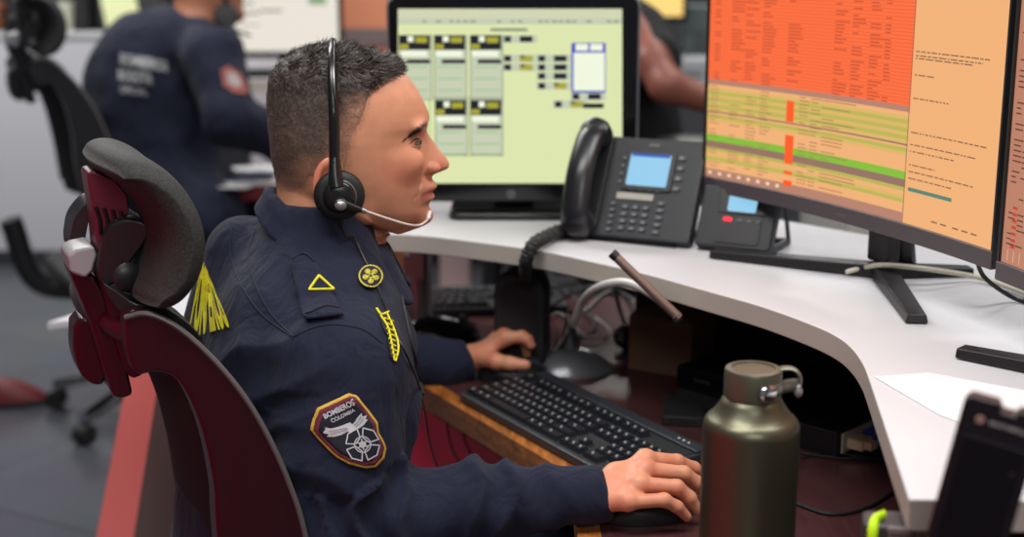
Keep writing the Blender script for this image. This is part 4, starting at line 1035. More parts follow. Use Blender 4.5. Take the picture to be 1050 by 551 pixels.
# eyebrow and lashes, eyes
HB = BVHTree.FromPolygons([tuple(x) for x in head_v], [tuple(int(i) for i in q_) for q_ in head_f])
def face_at(x, y, s, off=.0003):
    h = HB.ray_cast(hw(x, y, .2*s), Hn*-s)
    if h[0] is None: return None
    n_ = h[1] if h[1].dot(Hn*s) > 0 else -h[1]; return h[0]+n_*off, n_
def brow():
    vs = []; fs = []; cs = []
    for s in (-1, 1):
        for k in range(900):
            t = rng.random(); x = 411+t*26; y = 140.5-15*t**.85+rng.normal()*1.35*(1.0-.45*abs(t-.6)*2)
            r_ = face_at(x, y, s)
            if r_ is None: continue
            p_, n_ = r_; dd = (-He*(.9-.5*t)+Hz*(-.35+.8*t+rng.normal()*.15)+n_*.22).normalized(); sdv = dd.cross(n_).normalized()*.00013; L = .0038+.002*rng.random(); b0 = len(vs)
            vs += [p_-sdv, p_+sdv, p_+dd*L+sdv*.3, p_+dd*L-sdv*.3]; fs.append((b0, b0+1, b0+2, b0+3)); cs += [SC(56, 40, 34)]*4
    return np.array([tuple(x) for x in vs]), np.array(fs), np.array(cs)
bv, bf, bc = brow(); npmesh('eyebrow', localize(bv, man), bf, M_hair, man, bc)
M_eyew = mat('eye_white', (122, 104, 96), .2, var=.05); M_iris = mat('iris_brown', (40, 24, 18), .1, var=.1)
for s in (-1, 1):
    ec = hw(420.5, 142.5, .031*s); m = MB(); m.ball((0, 0, 0), .0125, 28); m.v = [v_+ec for v_ in m.v]; eb = m.build('eyeball', M_eyew, man, world=True)
    gz = (He+Vector((0, 0, -.12))).normalized(); up_ = Vector((0, 0, 1)); rx_ = gz.cross(up_).normalized(); M3 = Matrix((rx_, gz.cross(rx_)*-1, gz)).transposed()
    m = MB(); m.lathe([(.0058, .0112), (.0045, .0122), (.0025, .0129), (.0003, .0131)], ec, 24, M=M3); me_ = m.build('iris', M_iris, None); me_.data.transform(Matrix.Translation(-man.location)); me_.parent = eb
    for nm_, pp_, r0 in (('eyelash', ((417.5, 143.8), (420.5, 141), (424.5, 139.2), (428.5, 139), (431.2, 140.6)), .00075), ('lower_lash_line', ((419.5, 146.2), (423, 147.2), (427, 147), (430, 146)), .0004), ('eyelid_crease', ((416, 140.5), (420, 137.6), (425, 136), (430, 135.8)), .00035)):
        q_ = [face_at(x, y, s, .0001) for x, y in pp_]; q_ = [z_[0] for z_ in q_ if z_]
        if len(q_) > 2:
            m = MB(); m.tube(q_, lambda t, r0=r0: r0*(.35+.65*math.sin(math.pi*min(1, max(0, t)))), 6, sm=4); m.build(nm_, mat('lash_dark', (38, 24, 20), .6, var=.1) if nm_ == 'eyelash' else mat('crease_brown', (112, 72, 58), .6, var=.1), man, world=True)

# ---- jacket
TZ = [(.40, .150, .190, -.075), (.55, .150, .185, -.072), (.75, .148, .178, -.055), (.88, .146, .190, -.040), (.94, .138, .190, -.034), (.98, .124, .178, -.034), (1.01, .110, .155, -.030), (1.04, .092, .118, -.024), (1.065, .074, .084, -.016), (1.09, .062, .064, -.008), (1.12, .055, .055, 0), (1.2, .05, .05, 0)]
TZ = np.array(TZ); zz = np.linspace(.4, 1.2, 400); TA, TB, TO = [gsm(np.interp(zz, TZ[:, 0], TZ[:, i]), 9) for i in (1, 2, 3)]
def torso(p):
    q = p-np.array(N_); fa = q@np.array(FT); sa = q@np.array(NT); z = p[:, 2]
    A_ = np.interp(z, zz, TA); B_ = np.interp(z, zz, TB); o_ = np.interp(z, zz, TO); n = 2.3
    k = (np.abs((fa-o_)/A_)**n+np.abs(sa/B_)**n)**(1/n); f = (k-1)*np.minimum(A_, B_)
    return np.maximum(f, z-1.115)
def jacket(p):
    f = torso(p)
    f = sm(f, cone(p, N_+Vector((-.02, -.02, -.085)), SR+Vector((.0, .012, .004)), .058, .066), .05)
    f = sm(f, cone(p, N_+Vector((-.02, .02, -.085)), SL, .058, .066), .05)
    f = sm(f, cone(p, PY(252, 262, 1.79), PY(244, 335, 1.79), .052, .068), .035)
    aR = chain(p, [SR, SR.lerp(ER, .5)+Vector((-.002, 0, 0)), ER+Vector((.002, 0, -.004)), ARM_MID, PY(619, 507, 1.58)], [.077, .072, .066, .0495, .0335], .02)
    wR = (RW_[1]-RW_[0]).normalized(); aR = smax(aR, (p-np.array(PY(623, 506, 1.58)))@np.array(wR), .004)
    f = sm(f, aR, .022)
    aL = chain(p, [SL, EL, PY(450, 374, 2.165), PY(481, 371, 2.172)], [.072, .058, .041, .036], .02)
    wL = (LW_[1]-LW_[0]).normalized(); aL = smax(aL, (p-np.array(PY(483, 370, 2.172)))@np.array(wL), .004)
    f = sm(f, aL, .022)
    return f
jv, jf = surfnet(jacket, (-.50, 1.40, .46), (.14, 2.30, 1.18), .0042)
jv = lap(jv, jf, 2, .5); jn_ = vnormals(jv, jf)
if ((jv-np.array((-.25, 1.74, .9)))*jn_).sum() < 0: jn_ = -jn_
def seg_t(p, a, b):
    ab = b-a; t = (p-a).dot(ab)/ab.dot(ab); return t
disp = np.zeros(len(jv))
ARMD = (ER-SR).normalized(); FOR = (WR-ER).normalized()
for i, (p, n) in enumerate(zip(jv, jn_)):
    v_ = Vector(p)
    d = 0.0
    # broad drape folds over the whole garment
    d += .005*noise.noise(v_*9)+.0026*noise.noise(Vector((v_.x*34+v_.z*12, v_.y*20, v_.z*14)))
    tu = seg_t(v_, SR, ER); du = (v_-SR.lerp(ER, min(1, max(0, tu)))).length
    tf = seg_t(v_, ER, WR); df = (v_-ER.lerp(WR, min(1, max(0, tf)))).length
    if df < .085 and tf > -.15 and v_.y < 1.75:
        ang = math.atan2((v_-ER).z, (v_.y-1.56))
        w = math.exp(-((tf-.15)/.25)**2)+.65*math.exp(-((tf-.66)/.18)**2)
        s_ = v_.x*62+1.0*math.sin(ang)+3.6*noise.noise(v_*12); r_ = (1-abs(math.sin(s_)))**1.4; d += .017*w*(r_-.35)
    elif du < .10 and 0.1 < tu < 1.1 and v_.y < 1.75:
        s_ = (v_.z*30+v_.x*12)+3.5*noise.noise(v_*8); w = .35+.65*math.exp(-((tu-.95)/.3)**2); d += .013*w*((1-abs(math.sin(s_)))-.45)
    if v_.y > 1.95 and v_.x > -.25:
        s_ = v_.x*40+2.5*noise.noise(v_*12); d += .004*((1-abs(math.sin(s_)))-.45)
    # underarm / back gathers
    w = math.exp(-((v_-Vector((-.27, 1.60, .93))).length/.09)**2); s_ = (v_.x*30-v_.z*52)+2.5*noise.noise(v_*9); d += .014*w*((1-abs(math.sin(s_)))-.4)
    w = math.exp(-((v_-Vector((-.36, 1.66, 1.0))).length/.07)**2); s_ = (v_.x*60+v_.z*26)+2.0*noise.noise(v_*12); d += .006*w*((1-abs(math.sin(s_)))-.4)
    w = math.exp(-((v_-Vector((-.12, 1.66, .87))).length/.10)**2); s_ = (v_.x*44-v_.z*20)+2.5*noise.noise(v_*10); d += .014*w*((1-abs(math.sin(s_)))-.4)
    if v_.z > 1.03: d *= .3
    disp[i] = d
jv2 = jv+jn_*disp[:, None]
jk = npmesh('jacket', localize(jv2, man), jf, M_navy, man)
DR = Drape(jv2, jf)
# collar
def collar_pt(th, k):
    """th angle around the neck (0 front, pi back), k 0 base-in .. 1 top .. 2 outer lower edge"""
    s = (1-math.cos(th))/2      # 0 front 1 back
    ctr = hw(340-2, 0, 0); ctr.z = 0
    ztop = hw(0, 250-58*s**1.8, 0).z; ca, sa = math.cos(th), math.sin(th)
    ra = .063+.004*s; rc = .066
    if k < 1:
        r1 = (ra-.004+.003*k); r2 = (rc-.004+.003*k); z = ztop-.04*(1-k); ex = 0
    else:
        t = k-1; fl = .020+.012*abs(sa)
        tip = math.exp(-((abs(th)-.50)/.33)**2)
        drop = (.046-.024*s**3+.026*tip)
        r1 = ra+fl*t**.8+.022*tip*t; r2 = rc+fl*t**.8+.010*tip*t; z = ztop+.004*math.sin(math.pi*min(1, t*2))*(t < .5)-drop*t**1.15
    off = -.006*s
    p_ = Vector((ctr.x, 0, 0)); base_ = O+He*((338-350)/KS)
    return Vector((base_.x, base_.y, 0))+He*(r1*ca+off)+Hn*(r2*sa)+Vector((0, 0, z))
m = MB(); th0 = .16
m.grid(lambda u, v_: collar_pt(-math.pi+th0+0+(2*math.pi-2*th0)*u+math.pi, v_*2) if False else collar_pt(th0+(2*math.pi-2*th0)*u, v_*2) , 96, 22)
# th runs front-left .. back .. front-right: fold to symmetric angle
m.v = []; m.f = []; m.m = []
def cg(u, v_):
    th = th0+(2*math.pi-2*th0)*u; t2 = th if th <= math.pi else th-2*math.pi
    return collar_pt(t2, v_*2)
m.grid(cg, 110, 22)
clr = m.build('collar', M_navy, man, world=True, solid=.0035, angle=180, offs=0)
cvs = np.array([tuple(v_) for v_ in m.v]); cfs = np.array(m.f)
DC = Drape(np.concatenate([jv2, cvs]), np.concatenate([jf, cfs+len(jv2)]))
# collar stitching, seams
m = MB()
for pts in (((262, 236), (255, 262), (262, 292), (278, 322), (300, 345)), ((300, 346), (322, 336), (345, 333), (372, 338), (392, 352)), ((238, 232), (236, 256), (246, 290), (268, 322), (298, 345))[:5], ((300, 346), (296, 358), (294, 372)),):
    DR.ribbon(m, pts, .0009, .0004)
m.build('seam', M_thr, jk); 
for o in (bpy.data.objects['seam'],): o.data.transform(Matrix.Translation(-man.location))
def jpart(mb, name, mats, parent, **k):
    o = mb.build(name, mats, None, **k); o.data.transform(Matrix.Translation(-man.location)); o.parent = parent; return o
# epaulette with triangle
EP = [(299, 271), (313, 262), (324, 272), (352, 326), (315, 330), (309, 318)]
m = MB(); DR.poly(m, EP, .0028, 0, 4); ep = jpart(m, 'epaulette', M_navy, jk, angle=180, solid=.0035, offs=-1)
m = MB()
DE = DR
def band(mb, D, pts, wpx, off, mi=0):
    """closed polyline drawn as a flat band"""
    n = len(pts); c = Vector((sum(p[0] for p in pts)/n, sum(p[1] for p in pts)/n))
    for i in range(n):
        a = Vector(pts[i]); b = Vector(pts[(i+1) % n]); d = (b-a).normalized(); nn_ = Vector((-d.y, d.x))*wpx/2
        a2 = a-d*wpx*.3; b2 = b+d*wpx*.3; D.poly(mb, [a2-nn_, b2-nn_, b2+nn_, a2+nn_], off, mi, 2.5)

for a_, b_ in (((327, 286), (342.5, 300.5)), ((342.5, 300.5), (317.5, 300.5)), ((317.5, 300.5), (327, 286))): DR.ribbon(m, (a_, ((a_[0]+b_[0])/2, (a_[1]+b_[1])/2), b_), .0016, .0060)
jpart(m, 'rank_triangle', M_yel, jk)
m = MB(); DR.ribbon(m, ((300, 269), (312, 263), (323, 271)), .0010, .006); DR.ribbon(m, ((316, 325), (334, 318), (349, 320)), .0010, .006); DR.ribbon(m, ((300, 272), (305, 295), (315, 328)), .0006, .006); jpart(m, 'epaulette_edge', M_thr, jk)
# collar pin
m = MB(); pc = (378.5, 285)
def circ(cx, cy, rx, ry, n=22, rot=0): return [(cx+rx*math.cos(2*math.pi*k/n)*math.cos(rot)-ry*math.sin(2*math.pi*k/n)*math.sin(rot), cy+rx*math.cos(2*math.pi*k/n)*math.sin(rot)+ry*math.sin(2*math.pi*k/n)*math.cos(rot)) for k in range(n)]
def dband(mb, D, pts, w, off, mi, closed=True):
    n = len(pts); rng_ = range(n if closed else n-1)
    for i in rng_:
        a = Vector(pts[i]); b = Vector(pts[(i+1) % n]); d = (b-a).normalized(); nn_ = Vector((-d.y, d.x))*w/2
        D.tris(mb, [tuple(a-nn_-d*w*.1), tuple(b-nn_+d*w*.1), tuple(b+nn_+d*w*.1), tuple(a+nn_-d*w*.1)], [(0, 1, 2, 3)], off, mi)
DC.poly(m, circ(*pc, 12, 11.5), .003, 0, 3); dband(m, DC, circ(*pc, 11.3, 10.8), 1.3, .0036, 1)
for a in (0, 72, 144, 216, 288):
    a = R(a+20); x, y = pc[0]+5.5*math.cos(a), pc[1]+5.5*math.sin(a); dband(m, DC, [(pc[0]+1.5*math.cos(a), pc[1]+1.5*math.sin(a)), (x+2*math.cos(a), y+2*math.sin(a))], 2.2, .0037, 1, False)
    dband(m, DC, circ(x, y, 2.4, 2.2, 8), .8, .0038, 1)
jpart(m, 'collar_badge', [M_thr, mat('gold_thread', (196, 184, 70), .5, bump=.3, var=.1)], jk, solid=.0012)
# chest name / emblem embroidery (seen edge-on)
m = MB(); DR.poly(m, [(388, 324), (393, 320), (399, 330), (407, 352), (408, 360), (404, 372), (399, 366), (396, 345), (391, 335)], .002, 0, 3)
for pts in (((389, 325), (396, 336), (400, 352), (403, 370)), ((395, 322), (402, 338), (407, 356), (404, 371)),): DR.ribbon(m, pts, .0013, .0025, 1)
for y in range(328, 368, 5): DR.ribbon(m, ((393+(y-328)*.22, y), (401+(y-328)*.12, y+3)), .0013, .0028, 1)
DR.ribbon(m, ((385, 318), (390, 324), (397, 321)), .0014, .0025, 1)
jpart(m, 'chest_emblem', [M_thr, M_yel], jk)
# zip placket and pocket line
m = MB(); DR.ribbon(m, ((402, 262), (408, 290), (414, 320), (421, 352), (428, 380), (433, 405)), (.0022), .001); jpart(m, 'zipper', M_blackm, jk)
# yellow back lettering
m = MB(); BLq, BRq, TRq, TLq = Vector((193, 349)), Vector((238, 336)), Vector((216, 284)), Vector((209, 264))
def bil(u, v_): return (BLq.lerp(BRq, u)).lerp(TLq.lerp(TRq, u), v_)
vs2, fs2 = text2d('BOMBEROS', .045); xs = [a for a, b in vs2]; ys = [b for a, b in vs2]; x0, x1, y0, y1 = min(xs), max(xs), min(ys), max(ys)
q2 = [bil((a-x0)/(x1-x0), (b-y0)/(y1-y0)) for a, b in vs2]
def refine(vs, fs, L):
    bm = bmesh.new(); bv_ = [bm.verts.new((a[0], a[1], 0)) for a in vs]
    for f_ in fs:
        try: bm.faces.new([bv_[i] for i in f_])
        except ValueError: pass
    bmesh.ops.triangulate(bm, faces=bm.faces[:])
    for _ in range(5):
        es = [e for e in bm.edges if e.calc_length() > L]
        if not es: break
        bmesh.ops.subdivide_edges(bm, edges=es, cuts=1); bmesh.ops.triangulate(bm, faces=[f_ for f_ in bm.faces if len(f_.verts) > 3])
    bm.verts.ensure_lookup_table(); bm.verts.index_update(); out = [(v_.co.x, v_.co.y) for v_ in bm.verts], [tuple(v_.index for v_ in f_.verts) for f_ in bm.faces]; bm.free(); return out
vs3, fs3 = refine([tuple(a) for a in q2], fs2, 6); DR.tris(m, vs3, fs3, .0022, 0)
jpart(m, 'back_lettering', M_yel, jk)
# shoulder patch
def zp(x, y): return (300+x/5.01, 390+y/5.01)
PO = [zp(*p) for p in ((130, 145), (290, 68), (322, 74), (348, 102), (392, 158), (432, 215), (438, 268), (462, 312), (476, 348), (466, 402), (425, 447), (370, 452), (290, 432), (230, 398), (188, 360), (130, 298), (94, 252), (106, 200))]
pcx = sum(p[0] for p in PO)/len(PO); pcy = sum(p[1] for p in PO)/len(PO)
def shrink(k): return [(pcx+(p[0]-pcx)*k, pcy+(p[1]-pcy)*k) for p in PO]
M_pg = mat('patch_gold', (208, 170, 60), .6, bump=.5, bscale=1800, var=.15, vscale=150); M_pm = mat('patch_maroon', (104, 34, 52), .7, bump=.5, bscale=1800, var=.15, vscale=150)
M_pn = mat('patch_navy', (20, 22, 38), .8, bump=.4, bscale=1800, var=.1); M_ps = mat('patch_silver', (200, 200, 206), .6, bump=.4, bscale=1800, var=.12, vscale=150)
def smooth_closed(pts, n=4):
    q_ = [Vector((p[0], p[1], 0)) for p in pts]; L2_ = spline(q_[-2:]+q_+q_[:3], n); L2_ = L2_[2*n:(2+len(pts))*n]; return [(a.x, a.y) for a in L2_]
m = MB()
for k, mi, off in ((1, 0, .0014), (.925, 1, .0019), (.80, 2, .0024)): DR.poly(m, shrink(k), off, mi, 3)
pt = jpart(m, 'shoulder_patch', [M_pg, M_pm, M_pn], jk, solid=.0008, offs=-1)
m = MB(); an_ = math.atan2(68-145, 290-130)+R(-2)
def ptxt(txt, cx, cy, size, sx=1):
    vs, fs = text2d(txt, .03); w_ = (max(a for a, b in vs)-min(a for a, b in vs)); sc = size/w_; ca, sa = math.cos(an_), math.sin(an_)
    q_ = [zp(cx+(a*sc*ca+b*sc*sx*sa), cy+(a*sc*sa-b*sc*sx*ca)) for a, b in vs]; a_, b_ = refine(q_, fs, 4); DR.tris(m, a_, b_, .0032, 0)
ptxt('BOMBEROS', 245, 160, 168, 1.15); ptxt('COLOMBIA', 262, 186, 132, 1.0)
def Z(pts, off=.0031, st=2.5): DR.poly(m, [zp(*p) for p in pts], off, 0, st)
Z([(160, 268), (172, 250), (168, 238), (200, 246), (240, 236), (275, 222), (292, 214), (305, 226), (318, 212), (330, 190), (352, 165), (356, 185), (378, 178), (372, 200), (384, 200), (366, 226), (340, 246), (310, 258), (296, 272), (284, 262), (250, 280), (215, 290), (180, 288), (190, 276)])
m2 = MB()
for p in (((190, 262), (240, 252), (280, 244)), ((196, 276), (240, 266), (282, 252)), ((322, 240), (345, 218), (362, 192)), ((312, 230), (332, 212), (348, 184))): DR.ribbon(m2, [zp(*a) for a in p], .00025, .0036)
jpart(m2, 'wing_feather_line', M_pn, pt)
cx_, cy_ = 355, 328
def zc_(r, a): return (cx_+r*math.cos(a), cy_+r*math.sin(a))
for k in range(4):
    a = R(45+90*k-8)
    seg = [zc_(36, a-.62), zc_(84, a-.60), zc_(90, a-.0), zc_(84, a+.60), zc_(36, a+.62)]
    dband(m, DR, [zp(*s_) for s_ in seg], 1.25, .0033, 0)
dband(m, DR, [zp(*s_) for s_ in circ(cx_, cy_, 41, 41, 20)], 1.0, .0036, 0); 
for k in range(3): dband(m, DR, [zp(*zc_(28, R(60*k+20))), zp(*zc_(28, R(60*k+200)))], 1.3, .0036, 0, False)
dband(m, DR, [zp(*s_) for s_ in circ(cx_, cy_, 14, 14, 10)], 1.4, .0037, 0)
jpart(m, 'patch_emblem', M_ps, pt)
# trousers and shoes
pv = N_+Vector((-.065, -.01, 0)); pv.z = .56
def trous(p):
    f = ell(p, tuple(pv+Vector((0, 0, -.01))), (.14, .19, .10))
    for s in (-1, 1):
        hp_ = pv+NT*(.09*s); kn_ = hp_+FT*.40+Vector((0, 0, .02)); an = kn_+FT*.02+Vector((0, 0, -.44)); f = sm(f, chain(p, [hp_, kn_, an], [.09, .065, .05], .02), .03)
    return f
v, f = surfnet(trous, (-.5, 1.45, .06), (.28, 2.15, .70), .009); npmesh('trousers', localize(lap(v, f, 1), man), f, M_navy, man)
for s in (-1, 1):
    an = pv+NT*(.09*s)+FT*.42; m = MB(); m.prism([(x*.13+.05, y*.045) for x, y in ((-1, -.7), (-.6, -1), (.3, -1), (.85, -.7), (1, 0), (.85, .7), (.3, 1), (-.6, 1), (-1, .7))], .001, .075, 0, Matrix.Translation((an.x, an.y, 0)) @ Matrix.Rotation(yw, 4, 'Z'))
    m.build('boot', M_blackm, man, world=True, bevel=.02, bseg=3)

# ================================================================== headset (worn, a thing of its own)
hsr = thing('headset', 'black over-ear headset with slim band with painted highlight line and thin boom microphone', 'headset', hw(347, 187, .095))
M_hs = mat('headset_black', (22, 23, 24), .3, bump=.05, var=.1); M_pad = mat('ear_pad', (20, 20, 20), .55, bump=.3, bscale=900, var=.1)
HM = Matrix((He, Hz, Hn)).transposed()       # local z = outwards from the ear
def cup(side):
    c = hw(347, 187, .088*side); Mx = HM if side > 0 else Matrix((He*-1, Hz, Hn*-1)).transposed()
    m = MB(); m.lathe([(.006, -.004), (.024, -.004), (.029, .001), (.0305, .007), (.028, .013), (.021, .015), (.004, .0145)], c, 48, M=Mx); m.build('ear_pad', M_pad, hsr, world=True, angle=60)
    m = MB(); m.lathe([(.019, .012), (.0195, .018), (.016, .022), (.003, .0225)], c, 40, M=Mx)
    m.build('ear_cup', M_hs, hsr, world=True, angle=50)
    m = MB(); pts = [c+Mx @ Vector((.0185*math.cos(a), .0185*math.sin(a), .0155)) for a in np.linspace(R(-70), R(115), 12)]; m.tube(pts, .0022, 8, sm=3); m.build('cup_highlight_ring', mat('satin_silver', (150, 150, 148), .3, metal=.7, var=.05), hsr, world=True)
    return c, Mx
for sd_ in (1, -1): cR = cup(sd_) if sd_ > 0 else cR; (sd_ < 0) and cup(-1)
cc_, Mx = cR
m = MB(); bp_ = []
for k in range(33):
    t = -1+2*k/32; ang = t*R(90)
    w_ = .100 if abs(t) > .75 else .100-.006*(1-abs(t)/.75)
    # half ellipse over the head from cup to cup
    yy = 47.0+(182-47.0)*(1-math.cos(ang))**.9 if abs(t) < 1 else 182
    xx = 346.5-1.5*math.sin(abs(t)*3)
    cw = math.sin(ang)*.0955
    sc_n = .8; cw = .0975*math.copysign(abs(math.sin(ang))**sc_n, ang); bp_.append(hw(xx-2, 44.5+(1-abs(math.cos(ang))**sc_n)*82, cw))
bp_ = [hw(343.5, 180, -.097), hw(343, 165, -.0945)]+bp_[1:-1]+[hw(343, 165, .0945), hw(343.5, 180, .097)]
m.tube(bp_, lambda t: .0040+.0028*abs(2*t-1)**1.5, 10, sm=3, up=He, flat=1.0)
# flatten towards the head
hb_ = m.build('headband', M_hs, hsr, world=True)
m = MB(); m.tube([p_+He*.0018+Hn*.0040 for p_ in bp_[-14:-2]], .0014, 8, sm=3, up=He); m.build('band_highlight', mat('satin_silver', (150, 150, 148), .3), hsr, world=True)  # pale strip modelled as the highlight along the band
m = MB(); m.tube([hw(343.5, 150, .0975), hw(343.5, 165, .102), hw(345, 178, .106)], lambda t: .0065+.003*t, 12, up=He); m.build('yoke', M_hs, hsr, world=True)
m = MB(); q0 = hw(348, 193, .112); q1 = hw(368, 200, .110); m.tube([q0, q1], lambda t: .0082-.0048*t, 16, sm=0); m.ball((0, 0, 0), (.0098, .0085, .006), 24); m.v[-13*24:] = [HM @ v_+hw(348, 193.5, .113) for v_ in m.v[-13*24:]]; m.build('boom_pivot', M_hs, hsr, world=True)
m = MB(); m.ball((0, 0, 0), (.0072, .006, .003), 24); m.v = [HM @ v_+hw(348, 194, .1175) for v_ in m.v]; m.build('pivot_cap', mat('satin_silver', (150, 150, 148), .3), hsr, world=True)
m = MB(); m.tube([hw(367, 199.5, .110), hw(374, 202, .108), hw(395, 211, .100), hw(415, 219.5, .085), hw(427, 223, .065), hw(435, 220, .050), hw(437, 216, .043)], .0017, 10, sm=8); m.build('boom', mat('boom_pale', (206, 190, 184), .35, metal=.3, var=.05), hsr, world=True)
m = MB(); m.tube([hw(366, 199.2, .110), hw(372, 201.3, .1085)], .0034, 12, sm=0); m.build('boom_joint', mat('satin_silver', (150, 150, 148), .3), hsr, world=True)
m = MB(); m.tube([hw(435.5, 220, .049), hw(438, 214, .040)], .0030, 12, sm=0); m.build('microphone_tip', mat('boom_pale', (206, 190, 184), .35), hsr, world=True)
m = MB(); m.tube([hw(347, 203, .098), hw(348, 218, .094)], lambda t: .005-.0025*t, 12, sm=0); m.build('cord_relief', M_hs, hsr, world=True)
cpts = [hw(348, 217, .094), hw(352, 228, .090)]
for x, y in ((362, 245), (372, 266), (384, 290), (394, 318), (405, 345), (418, 372), (428, 398)):
    h = DC.px(x, y, .0025); 
    if h: cpts.append(h)
e_ = cpts[-1]; cpts += [PY(436, 425, 1.80), PY(442, 460, 1.86), PY(452, 487, 1.90), PY(470, 520, 1.93)]
m = MB(); m.tube(cpts, .0012, 8, sm=6); m.build('cord', M_hs, hsr, world=True)
# lanyard-like cords under the desk edge
cable('black cord hanging in front of the red panel under the keyboard', [PY(458, 430, 2.10), PY(462, 455, 2.1), PY(472, 475, 2.08), PY(492, 487, 2.06), PY(520, 490, 2.08), PY(545, 520, 2.1)], .0016, M_blackm)
cable('second black cord hanging lower in front of the red panel', [PY(472, 432, 2.12), PY(480, 460, 2.12), PY(495, 480, 2.12), PY(515, 492, 2.14), PY(530, 520, 2.14)], .0016, M_blackm)

# ================================================================== office chair
M_mar = mat('maroon_frame', (44, 6, 17), .32, bump=.04, bscale=300, var=.12, vscale=6)
M_marl = mat('maroon_light', (92, 30, 44), .35, bump=.04, var=.1)
M_mesh = mat('headrest_mesh', (50, 50, 50), .75, bump=.3, var=.15, vscale=40)
def mesh_weave(m):
    nt = m.node_tree; b = nt.nodes['Principled BSDF']; tc = nt.nodes.new('ShaderNodeTexCoord'); vo = nt.nodes.new('ShaderNodeTexVoronoi'); vo.inputs['Scale'].default_value = 620
    nt.links.new(tc.outputs['Object'], vo.inputs['Vector']); rp = nt.nodes.new('ShaderNodeValToRGB'); rp.color_ramp.elements[0].color = srgb(11, 11, 11); rp.color_ramp.elements[1].color = srgb(48, 47, 46)
    rp.color_ramp.elements[0].position = .15; rp.color_ramp.elements[1].position = .75; nt.links.new(vo.outputs['Distance'], rp.inputs[0]); nt.links.new(rp.outputs[0], b.inputs['Base Color'])
mesh_weave(M_mesh)
CY = R(25); CF = Vector((math.cos(CY), math.sin(CY), 0)); CN = Vector((CF.y, -CF.x, 0))
chl = Vector((-.36, 1.70, 0))
chair = thing('office_chair', 'maroon-framed mesh office chair with curved headrest behind the man with the headset', 'chair', chl)
def cprism(name, pts, Y, th, mt, parent=chair, bev=.004, smo=0, bseg=2):
    """outline at depth Y, extruded sideways by th metres away from the viewer"""
    q_ = [PY(x, y, Y) for x, y in pts]
    if smo: q_ = spline(q_+q_[:1], smo)[:-1]
    n = len(q_); m = MB(); vs = q_+[a-CN*th for a in q_]
    ar = sum(q_[i].x*q_[(i+1) % n].z-q_[(i+1) % n].x*q_[i].z for i in range(n))
    fs = [tuple(range(n)), tuple(range(n, 2*n))[::-1]]+[(i, n+i, n+(i+1) % n, (i+1) % n) for i in range(n)]
    if ar < 0: fs = [f_[::-1] for f_ in fs]
    m.add(vs, fs); return m.build(name, mt, parent, world=True, bevel=bev, bseg=bseg)
# headrest pad: crescent swept sideways
cen = spline([PY(*p, 1.50) for p in ((96, 168), (122, 170), (149, 186), (169, 212), (178, 242), (174, 272), (160, 296), (140, 310))], 6)
m = MB(); nc = len(cen); NU = 28; NV = 26
def padpt(i, j):
    u = -1+2*i/NU; t = j/NV
    e_s = (1-abs(u)**4)**.25 if abs(u) < 1 else 0.0
    # profile loop around the centre line
    L_ = 2*NV; return u, e_s
loops = []
for i in range(NU+1):
    u = -1+2*i/NU; es = max(.06, (1-abs(u)**3.2)**.35); loop = []
    sh = CN*.055-CN*(.105*(1-u))+CF*(.014*(u*u)); 
    M_c = sum(cen, Vector())/nc
    for side_, rngi in ((1, range(nc)), (-1, range(nc-1, -1, -1))):
        for k in rngi:
            tg = (cen[min(k+1, nc-1)]-cen[max(k-1, 0)]).normalized(); nn_ = tg.cross(CN).normalized()
            s_ = k/(nc-1); prof_ = (.0215*(max(0, 1-abs(2*s_-1)**3.5))**.5)
            c_ = M_c+(cen[k]-M_c)*(.86+.14*es); loop.append(c_+nn_*prof_*es*side_+sh)
    loops.append(loop)
nl = len(loops[0]); m.add([p_ for l_ in loops for p_ in l_], [(i*nl+k, i*nl+(k+1) % nl, (i+1)*nl+(k+1) % nl, (i+1)*nl+k) for i in range(NU) for k in range(nl)]+[tuple(range(nl))[::-1], tuple(NU*nl+k for k in range(nl))])
m.build('headrest_pad', M_mesh, chair, world=True, angle=80)
cprism('headrest_back_plate', [(89, 178), (96, 175), (118, 184), (131, 200), (133, 219), (124, 226), (112, 262), (100, 262), (97, 228)], 1.545, .05, M_marl, bev=.003)
m = MB()
for k in range(4):
    a = PY(98+k*8.5, 212+k*1.5, 1.543); b = PY(103+k*7.0, 240+k*1, 1.543); m.tube([a, a.lerp(b, .5)+Vector((.002, 0, 0)), b], .0022, 8, sm=4)
m.build('plate_slot', M_blackg, chair, world=True)
cprism('headrest_hinge', [(112, 232), (128, 225), (148, 228), (152, 243), (140, 262), (120, 290), (106, 292), (100, 278), (104, 252)], 1.53, .07, M_black, smo=4, bev=.004)
m = MB(); pvt = PY(131, 284, 1.525); m.lathe([(.016, -.004), (.017, .004), (.012, .008), (.002, .009)], pvt, 32, M=Matrix((CF, Vector((0, 0, 1)), CN)).transposed()); m.build('pivot_disc', M_black, chair, world=True)
cprism('headrest_glare', [(69, 262), (78, 256), (96, 252), (100, 262), (96, 278), (88, 286), (72, 280)], 1.54, .06, mat('glare_grey', (150, 148, 152), .3, var=.05), bev=.004)  # pale grey piece stands in for glare on the headrest bracket
cprism('headrest_far_arc', [(72, 246), (76, 226), (88, 210), (98, 206), (101, 216), (92, 226), (88, 244), (86, 256), (74, 258)], 1.60, .06, M_black, smo=4)
cprism('headrest_stem', [(70, 276), (96, 282), (107, 300), (117, 340), (130, 375), (137, 406), (126, 410), (116, 408), (104, 370), (92, 330), (80, 300)], 1.56, .05, M_mar, bev=.005)
cprism('tension_knob', [(76, 335), (84, 327), (96, 330), (106, 350), (110, 372), (108, 392), (98, 396), (84, 386), (76, 362)], 1.60, .05, M_mar, smo=3, bev=.006)
